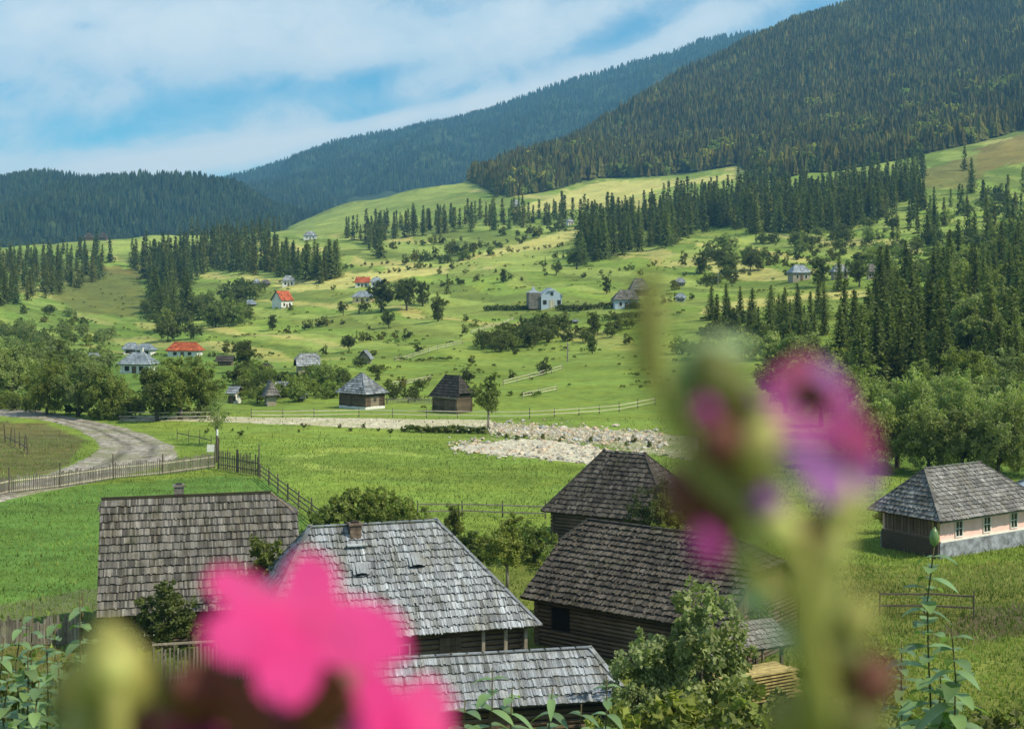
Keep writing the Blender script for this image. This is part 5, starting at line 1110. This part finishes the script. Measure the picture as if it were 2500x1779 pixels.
tufts('meadow_weeds', 'scattered taller dry grass tufts in the meadow', 14000, (-60, 2350, 60, 175), .26, 'grassdry', 2)

# ------------------------------------------------------------ foreground leafy plants (in focus, on the near bank)
def leaf_blade(mb, base, dirv, L, w, up=Vector((0, 0, 1)), droop=.3, tone=1., n=6, fold=.12, mi=0):
    dirv = Vector(dirv).normalized(); side = dirv.cross(up).normalized(); nn = side.cross(dirv).normalized(); rows = []
    for i in range(n + 1):
        t = i / n; p = Vector(base) + dirv * L * t + Vector((0, 0, -1)) * droop * L * t * t; ww = w * (math.sin(math.pi * min(1, t * .93 + .05)) ** .75) * (1.1 - .35 * t)
        rows.append([p - side * ww / 2 + nn * fold * ww, p, p + side * ww / 2 + nn * fold * ww])
    vs = [q for r_ in rows for q in r_]; fs = []
    for i in range(n):
        for j in range(2): a = i * 3 + j; fs.append((a, a + 1, a + 4, a + 3))
    mb.add(vs, fs, tone, mi)
M['fgleaf'] = leafmat('foreground_leaf', (.17, .27, .12), .1, .35, (1.1, 1., .8), .55, .32)
M['fgstem'] = plainmat('green_stem', (.10, .085, .04), .2, 20)
def gbase(px, d): return atd(px, d)
def stalk(px, d, ytop, label, seed, nl=14, L=.11, w=.05, lean=0, spread=1., bud=False, gap=.9, name='leafy_stalk', ybot=1700):
    rr = random.Random(seed); g_ = atd(px, d); top = P3(px + lean, ytop, d); e = empty(name, g_, 0, label, 'plant'); n = 9
    pts = [(g_.lerp(top, i / n) - g_) + Vector((rr.uniform(-1, 1), rr.uniform(-1, 1), 0)) * .012 * d / 5 * (i > 0) for i in range(n + 1)]
    mb = MB(); mb.tube(pts, [.011 - .007 * i / n for i in range(n + 1)], 7); mb.build('stem', M['fgstem'], e, True)
    H = (top - g_).length; z0 = max(0., (P3(px, ybot, d).z - g_.z) / H); k = 0
    def at(t): f = t * n; i = min(int(f), n - 1); return pts[i].lerp(pts[i + 1], f - i)
    for i in range(nl):
        t = z0 + (1 - z0) * (i + .3) / nl * .985; sz = (1.2 - .55 * (t - z0) / (1 - z0))
        for s_ in (0, 1):
            a = i * 1.9 + s_ * 3.14 + rr.uniform(-.4, .4); dr = Vector((math.cos(a) * spread, math.sin(a) * spread, rr.uniform(-.1, .5)))
            mb = MB(); leaf_blade(mb, at(t), dr, L * sz * rr.uniform(.75, 1.15), w * sz * rr.uniform(.8, 1.15), droop=rr.uniform(.2, .7), tone=rr.uniform(.75, 1.35)); mb.build('leaf', M['fgleaf'], e, True)
    if bud:
        mb = MB(); vs = []; b = pts[-1]; m_ = 8
        mb.tube([b, b + Vector((0, 0, .02)), b + Vector((0, 0, .05)), b + Vector((0, 0, .085)), b + Vector((.004, 0, .115))], [.008, .024, .030, .022, .002], 9); mb.build('bud', M['fgleaf'], e, True)
    return e
stalk(2060, 8.0, 1215, 'tall leafy stalk with a closed bud at its top in front of the pink house', 1, 19, .21, .12, lean=14, bud=True)
stalk(2150, 7.6, 1400, 'broad-leaved stalk right of the tall budded stalk', 2, 12, .24, .115, lean=-30)
stalk(1995, 8.4, 1430, 'leafy stalk left of the tall budded stalk', 3, 12, .20, .09, lean=15)
stalk(2095, 7.8, 1500, 'lower leafy stalk close to the foot of the tall budded stalk', 8, 11, .22, .10, lean=5)
stalk(1085, 8.4, 1486, 'leafy stalk over the left part of the low shed roof', 4, 6, .19, .10, lean=8)
stalk(1145, 8.6, 1530, 'shorter leafy stalk next to the first one over the shed roof', 5, 5, .18, .09)
stalk(1235, 8.3, 1530, 'leafy stalk in the middle of the shed roof bottom edge', 6, 5, .19, .09, lean=-8)
stalk(1345, 8.5, 1505, 'thin leafy stalk near the right end of the shed roof', 7, 6, .18, .075, lean=6)
stalk(1290, 8.2, 1570, 'short leafy stalk under the right part of the shed roof', 9, 4, .18, .09, lean=6)
stalk(1040, 8.0, 1560, 'short leafy stalk beside the second pink flower', 10, 4, .19, .10, lean=-6)
for i, (px, yt, d_) in enumerate([(5, 1420, 8.5), (35, 1375, 8.2), (70, 1345, 8.6), (100, 1390, 8.3), (130, 1365, 8.8), (165, 1330, 8.0), (190, 1320, 8.1), (205, 1400, 8.6), (50, 1450, 8.0), (120, 1460, 7.7), (160, 1480, 8.0), (20, 1500, 7.5), (85, 1520, 7.4), (215, 1500, 7.6)]):
    stalk(px, d_, yt, 'leafy twig with glossy leaves in the thicket at the bottom left corner', 20 + i, 10, .13, .10, lean=random.uniform(-15, 15), spread=1.).__setitem__('group', 'leafy twigs in the bottom left corner')
for px, yt, d_, lb in ((60, 1430, 11, 'dense dark bush behind the leafy twigs at the bottom left corner'), (190, 1500, 10.5, 'dense dark bush right of the leafy twigs at the bottom left'), (2230, 1560, 12, 'low bush at the bottom right corner')):
    s_ = atd(px, d_); hp = HY + F * (CZ - s_.z) / d_ - yt; plant('shrub', 'near', 'leafdark', s_, hp * d_ / F, lb, 'shrub', None, 1.)

# ------------------------------------------------------------ blurred flowers close to the camera
def petalmat(name, c, tr=.45):
    m, t, b = newmat(name); tc = N(t, 'ShaderNodeTexCoord'); n = noise(t, tc.outputs['Object'], 60, 3); f = ramp(t, n, [(.3, .85), (.7, 1.1)])
    cc = mixc(t, 1., tuple(c), f, 'MULTIPLY'); t.links.new(cc, b.inputs['Base Color']); b.inputs['Roughness'].default_value = .55
    x = N(t, 'ShaderNodeBsdfTranslucent'); t.links.new(cc, x.inputs[0]); mx = N(t, 'ShaderNodeMixShader'); mx.inputs[0].default_value = tr; t.links.new(b.outputs[0], mx.inputs[1]); t.links.new(x.outputs[0], mx.inputs[2]); t.links.new(mx.outputs[0], t.nodes['Material Output'].inputs[0]); return m
M['petal'] = petalmat('pink_petal', (.74, .045, .265)); M['petalm'] = petalmat('magenta_petal', (.46, .07, .32)); M['petalv'] = petalmat('violet_petal', (.40, .15, .46)); M['petalr'] = petalmat('rose_red_petal', (.36, .05, .16))
M['calyx'] = petalmat('calyx_olive', (.36, .35, .10), .35); M['calyxl'] = petalmat('calyx_light', (.60, .59, .20), .35); M['calyxp'] = petalmat('calyx_pale', (.38, .50, .26), .35); M['calyxb'] = petalmat('calyx_brown', (.17, .065, .045), .2); M['calyxo'] = petalmat('calyx_dark_olive', (.16, .17, .045), .3)
FKG = [.68]
def petal(parent, base, tip, w, mat, d, nrm=Vector((0, -1, 0)), cup=.15, loc=Vector((0, 0, 0))):
    """obovate petal from base to tip (3D points), width w"""
    b, t = Vector(base), Vector(tip); ax = (t - b); L = ax.length; ax.normalize(); sd_ = ax.cross(nrm).normalized(); nn = sd_.cross(ax); mb = MB(); n, m_ = 8, 6; vs = []
    for i in range(n + 1):
        f = i / n; ww = w * (math.sin(math.pi * min(.97, f ** .9 * .66 + .16)) ** .6)
        for j in range(m_ + 1):
            g_ = j / m_ - .5; q = b + ax * L * (f - (.05 if i == n and abs(g_) < .1 else 0) - .12 * f * (2 * g_) ** 2 * (f > .7)) + sd_ * ww * g_ + nn * (cup * L * (4 * g_ * g_ - .5) * f + cup * .5 * L * math.sin(f * 2.6)); vs.append(q - loc)
    fs = [(i * (m_ + 1) + j, i * (m_ + 1) + j + 1, (i + 1) * (m_ + 1) + j + 1, (i + 1) * (m_ + 1) + j) for i in range(n) for j in range(m_)]
    mb.add(vs, fs); return mb.build('petal', M[mat], parent, True)
def blob(parent, name, px, py, d, rx, rz, mat, loc, rot=0., sepals=5):
    """bud: pointed ovoid with sepal ridges"""
    c = P3(px, py, d * FKG[0]) - loc; q = d * FKG[0] / F; mb = MB(); n, m_ = 9, 12; vs = []
    for i in range(n + 1):
        t = i / n; rr = math.sin(math.pi * min(.99, max(.02, t))) ** .8 * (1 - .2 * t)
        for j in range(m_): a = 6.283 * j / m_; k = 1 + .08 * math.cos(a * sepals); x_, z_ = rx * q * rr * math.cos(a) * k, (t - .5) * 2 * rz * q; vs.append(c + Vector((x_ * math.cos(rot) - z_ * math.sin(rot), rx * q * rr * math.sin(a) * k, x_ * math.sin(rot) + z_ * math.cos(rot))))
    fs = [(i * m_ + j, i * m_ + (j + 1) % m_, (i + 1) * m_ + (j + 1) % m_, (i + 1) * m_ + j) for i in range(n) for j in range(m_)]
    mb.add(vs, fs); return mb.build(name, M[mat], parent, True)
def stem(parent, name, pts, rad, mat, loc, n=8):
    mb = MB(); mb.tube([Vector(p) - loc for p in pts], [r_ * FKG[0] for r_ in rad], n); return mb.build(name, M[mat], parent, True)
def fleaf(parent, a, b, w, mat, loc, nrm=Vector((0, -1, .2))):
    """leaf between two 3D points"""
    a, b = Vector(a), Vector(b); w = w * FKG[0]; mb = MB(); ax = b - a; L = ax.length; ax.normalize(); s_ = ax.cross(nrm).normalized(); vs = []
    for i in range(9):
        t = i / 8; ww = w * math.sin(math.pi * min(.98, t * .92 + .06)) ** .8
        for g_ in (-.5, 0, .5): vs.append(a + ax * L * t + s_ * ww * g_ + Vector((0, .06 * L * abs(g_) * 2, 0)) - loc)
    mb.add(vs, [(i * 3 + j, i * 3 + j + 1, (i + 1) * 3 + j + 1, (i + 1) * 3 + j) for i in range(8) for j in range(2)]); return mb.build('leaf', M[mat], parent, True)
# left flower, 0.42 m away
FK = .68; D = .42; q = lambda x, y, d=D: P3(x, y, d * FK)
g0 = Vector((q(690, 1400).x, D, float(gz(0, D)))); A_ = empty('garden_phlox', g0, 0, 'bright pink blurred flower with spreading petals at the bottom left centre', 'flower')
fl = bpy.data.objects.new('flower', None)
cn = q(668, 1408)
core = blob(A_, 'flower', 668, 1408, .425, 40, 34, 'petal', g0, .3)
def pt(parent, x, y, w, mat='petal', base=cn, d=D, cup=.03): return petal(parent, base, q(x, y, d), w * D * FK / F, mat, d, Vector((.5, -.6, .6)), cup=cup, loc=g0)
pt(core, 712, 1232, 140, d=.446); pt(core, 462, 1278, 118, d=.418); pt(core, 915, 1420, 180, d=.446); pt(core, 606, 1572, 155, d=.391); pt(core, 452, 1432, 150, d=.393)
stem(A_, 'stem', [cn + Vector((0, .01, 0)), q(700, 1540, .44), q(720, 1700, .45), Vector((g0.x + .01, .47, g0.z + .4)), Vector((g0.x, .5, g0.z))], [.004, .004, .0045, .005, .006], 'calyxb', g0)
fleaf(A_, q(700, 1640, .44), q(700, 1440, .43), .020, 'calyxb', g0); fleaf(A_, q(640, 1700, .45), q(420, 1470, .445), .016, 'calyxb', g0)
blob(A_, 'bud', 745, 1520, .47, 115, 95, 'calyxb', g0); blob(A_, 'bud', 640, 1640, .47, 125, 85, 'calyxb', g0); blob(A_, 'bud', 500, 1570, .47, 85, 70, 'calyxb', g0); blob(A_, 'bud', 430, 1540, .45, 70, 70, 'calyxb', g0)
# second flower bottom right of the first
g0b = g0 + Vector((.03, .03, 0)); B_ = empty('garden_phlox', g0b, 0, 'second pink blurred flower cut by the bottom edge', 'flower')
cb = q(900, 1640, .40); core = blob(B_, 'flower', 900, 1640, .40, 60, 50, 'petal', g0b)
for x_, y_, w_ in ((800, 1500, 120), (985, 1525, 115), (1020, 1660, 120), (830, 1740, 120), (770, 1650, 110)): petal(core, cb, q(x_, y_, .40 + .00013 * (x_ - 900) - .00008 * (y_ - 1600)), w_ * .46 * FK / F, 'petal', .4, Vector((.5, -.6, .6)), cup=.03, loc=g0b)
stem(B_, 'stem', [cb, q(900, 1800, .42), Vector((g0b.x, .45, g0b.z + .3)), Vector(g0b)], [.004, .004, .005, .006], 'calyxb', g0b)
# third, dull red
g0c = g0 + Vector((-.05, .05, 0)); C_ = empty('garden_phlox', g0c, 0, 'dull rose red blurred flower at the bottom left of the bright pink one', 'flower')
cc_ = q(470, 1650, .46); core = blob(C_, 'flower', 470, 1650, .46, 60, 45, 'petalr', g0c)
for x_, y_, w_ in ((370, 1590, 120), (450, 1560, 120), (560, 1590, 130), (620, 1660, 110), (330, 1680, 110)): petal(core, cc_, q(x_, y_, .46), w_ * .46 * FK / F, 'petalr', .46, loc=g0c)
stem(C_, 'stem', [cc_, q(480, 1800, .47), Vector(g0c)], [.004, .004, .006], 'calyxb', g0c)
# left yellow-green bud stalk
g0d = Vector((q(250, 1500, .36).x, .36, float(gz(0, .36)))); D_ = empty('bud_stalk', g0d, 0, 'blurred olive stalk with a yellow-green bud at the bottom left', 'flower bud')
blob(D_, 'bud', 256, 1490, .36, 38, 45, 'calyxl', g0d); blob(D_, 'bud', 250, 1500, .40, 95, 125, 'calyx', g0d, .1); blob(D_, 'bud', 170, 1560, .43, 70, 85, 'calyxo', g0d, .3); blob(D_, 'bud', 330, 1545, .43, 62, 90, 'calyxo', g0d, -.3); blob(D_, 'bud', 200, 1610, .40, 80, 60, 'calyx', g0d, .5); blob(D_, 'bud', 330, 1620, .41, 60, 50, 'calyxb', g0d)
stem(D_, 'stem', [q(255, 1520, .385), q(262, 1700, .39), Vector(g0d)], [.003, .004, .006], 'calyx', g0d)
# right flower spike, 0.33 m away
FKG[0] = FK = .64; D2 = .34; g1 = Vector((P3(1800, 1300, D2).x, D2 + .04, float(gz(0, D2)))); E_ = empty('flower_spike', g1, 0, 'large blurred flower spike of olive buds and magenta violet petals rising at right', 'flower')
w2 = lambda x, y, d=D2: P3(x, y, d * FK)
stem(E_, 'stem', [w2(1840, 1720, .36), w2(1825, 1560, .35), w2(1800, 1420, .345), w2(1790, 1330, .34), w2(1775, 1240, .34), w2(1737, 1171, .34), w2(1680, 1147, .345), w2(1584, 1066, .35), w2(1527, 1004, .355), w2(1480, 900, .36), w2(1458, 800, .36), w2(1452, 620, .36)], [.0050, .0046, .0042, .0040, .0042, .0040, .0038, .0036, .0030, .0026, .0022, .001], 'calyx', g1)
stem(E_, 'stem', [w2(1800, 1420, .35), w2(1850, 1320, .35), w2(1850, 1220, .35), w2(1885, 1130, .35), w2(1880, 1060, .35)], [.0036, .0036, .0036, .0032, .003], 'calyxl', g1)
stem(E_, 'stem', [w2(1790, 1340, .35), w2(1700, 1300, .355), w2(1675, 1230, .35), w2(1700, 1180, .35)], [.003, .0028, .0026, .002], 'calyxl', g1)
stem(E_, 'stem', [Vector(g1), Vector((g1.x + .005, .36, g1.z + .5)), w2(1840, 1720, .36)], [.008, .0075, .006], 'calyx', g1)
fleaf(E_, w2(1450, 868, .36), w2(1452, 575, .36), .0085, 'calyxo', g1); fleaf(E_, w2(1435, 850, .37), w2(1425, 640, .37), .005, 'calyxb', g1)
for nm, x, y, d_, rx_, rz_, mt_, ro_ in (('bud', 1594, 850, .35, 62, 72, 'calyxo', .2), ('bud', 1608, 778, .36, 62, 26, 'calyxp', 0), ('bud', 1525, 820, .36, 20, 70, 'calyxp', -.35), ('bud', 1550, 905, .36, 30, 60, 'calyx', .2),
    ('bud_tip', 1570, 915, .33, 27, 27, 'petalm', 0), ('bud', 1603, 985, .345, 52, 48, 'calyxb', .6), ('bud', 1694, 990, .345, 42, 66, 'calyxl', -.2), ('bud', 1655, 930, .36, 40, 60, 'calyx', .1), ('bud', 1640, 1040, .36, 60, 40, 'calyxo', .4),  # brown bud here is dark colour standing in for a maroon shadow
    ('bud', 1527, 1114, .36, 52, 78, 'calyxb', .5), ('bud', 1600, 1165, .36, 48, 52, 'calyxb', .5), ('bud_tip', 1575, 1219, .33, 30, 46, 'petalm', .4), ('bud_tip', 1713, 1119, .335, 34, 30, 'petalv', 0), ('bud', 1742, 1176, .325, 42, 40, 'calyxl', 0),  # the two left brown buds likewise put the maroon shadow into colour
    ('bud', 1690, 1080, .355, 46, 40, 'calyxo', 0), ('bud', 1800, 1190, .355, 46, 50, 'calyxb', .2), ('bud', 1766, 1225, .36, 38, 42, 'calyxb', 0), ('bud', 1671, 1240, .35, 34, 44, 'calyxl', 0), ('bud', 1885, 1150, .36, 42, 44, 'calyx', 0),
    ('bud', 1850, 1225, .35, 36, 52, 'calyxl', -.2), ('bud', 1870, 1465, .36, 60, 56, 'calyxo', .2), ('bud', 1945, 1520, .35, 46, 60, 'calyxb', -.3), ('bud', 1900, 1390, .36, 46, 62, 'calyx', -.4), ('bud', 1770, 1600, .37, 60, 56, 'calyx', .3), ('bud', 1900, 1610, .37, 70, 50, 'calyxo', 0)):
    blob(E_, nm, x, y, d_, rx_ * 1.2, rz_ * 1.2, mt_, g1, ro_)
petal(E_, w2(1700, 900, .365), w2(1640, 860, .365), 36 * .36 * FK / F, 'petalv', .36, loc=g1)
core = blob(E_, 'flower', 1800, 955, .335, 26, 18, 'petal', g1)
PT = lambda x0, y0, x1, y1, w_, mt_, d0=.335, d1=.345: petal(core, w2(x0, y0, d0), w2(x1, y1, d1), 1.35 * w_ * .34 * FK / F, mt_, d1, Vector((.45, -.7, .5)), cup=.12, loc=g1)
PT(1735, 930, 1722, 822, 46, 'petalm', .345, .355); PT(1740, 850, 1815, 800, 42, 'petalr', .35, .36); PT(1800, 812, 1872, 862, 44, 'petalv', .36, .36); PT(1862, 850, 1885, 945, 52, 'petalm', .355, .35)
PT(1735, 940, 1870, 975, 50, 'petalm', .33, .335); PT(1850, 950, 1960, 1010, 96, 'petalr', .345, .36); PT(1750, 985, 1800, 1070, 74, 'petalv', .34, .335); PT(1800, 990, 1858, 1125, 108, 'petalv', .345, .34); PT(1880, 1000, 1950, 1095, 100, 'petalv', .355, .36)
blob(core, 'throat', 1808, 880, .365, 52, 42, 'calyxb', g1)
fleaf(E_, w2(1720, 1330, .36), w2(1640, 1345, .37), .008, 'calyxp', g1); fleaf(E_, w2(1800, 1450, .35), w2(1700, 1400, .37), .006, 'calyxp', g1)

# ------------------------------------------------------------ haze
mb = MB(); x0, x1, y0, y1, z0, z1 = -5200, 5200, -80, 6900, -200, 1150
mb.add([(x0, y0, z0), (x1, y0, z0), (x1, y1, z0), (x0, y1, z0), (x0, y0, z1), (x1, y0, z1), (x1, y1, z1), (x0, y1, z1)], [(0, 3, 2, 1), (4, 5, 6, 7), (0, 1, 5, 4), (1, 2, 6, 5), (2, 3, 7, 6), (3, 0, 4, 7)])
hm = bpy.data.materials.new('haze'); hm.use_nodes = True; t = hm.node_tree; t.nodes.clear(); pv = N(t, 'ShaderNodeVolumePrincipled'); pv.inputs['Color'].default_value = (.24, .62, 1., 1); pv.inputs['Density'].default_value = 1.2e-4; pv.inputs['Anisotropy'].default_value = 0.
om = N(t, 'ShaderNodeOutputMaterial'); t.links.new(pv.outputs[0], om.inputs['Volume'])
HZ = mb.build('haze', hm); tag(HZ, kind='stuff')
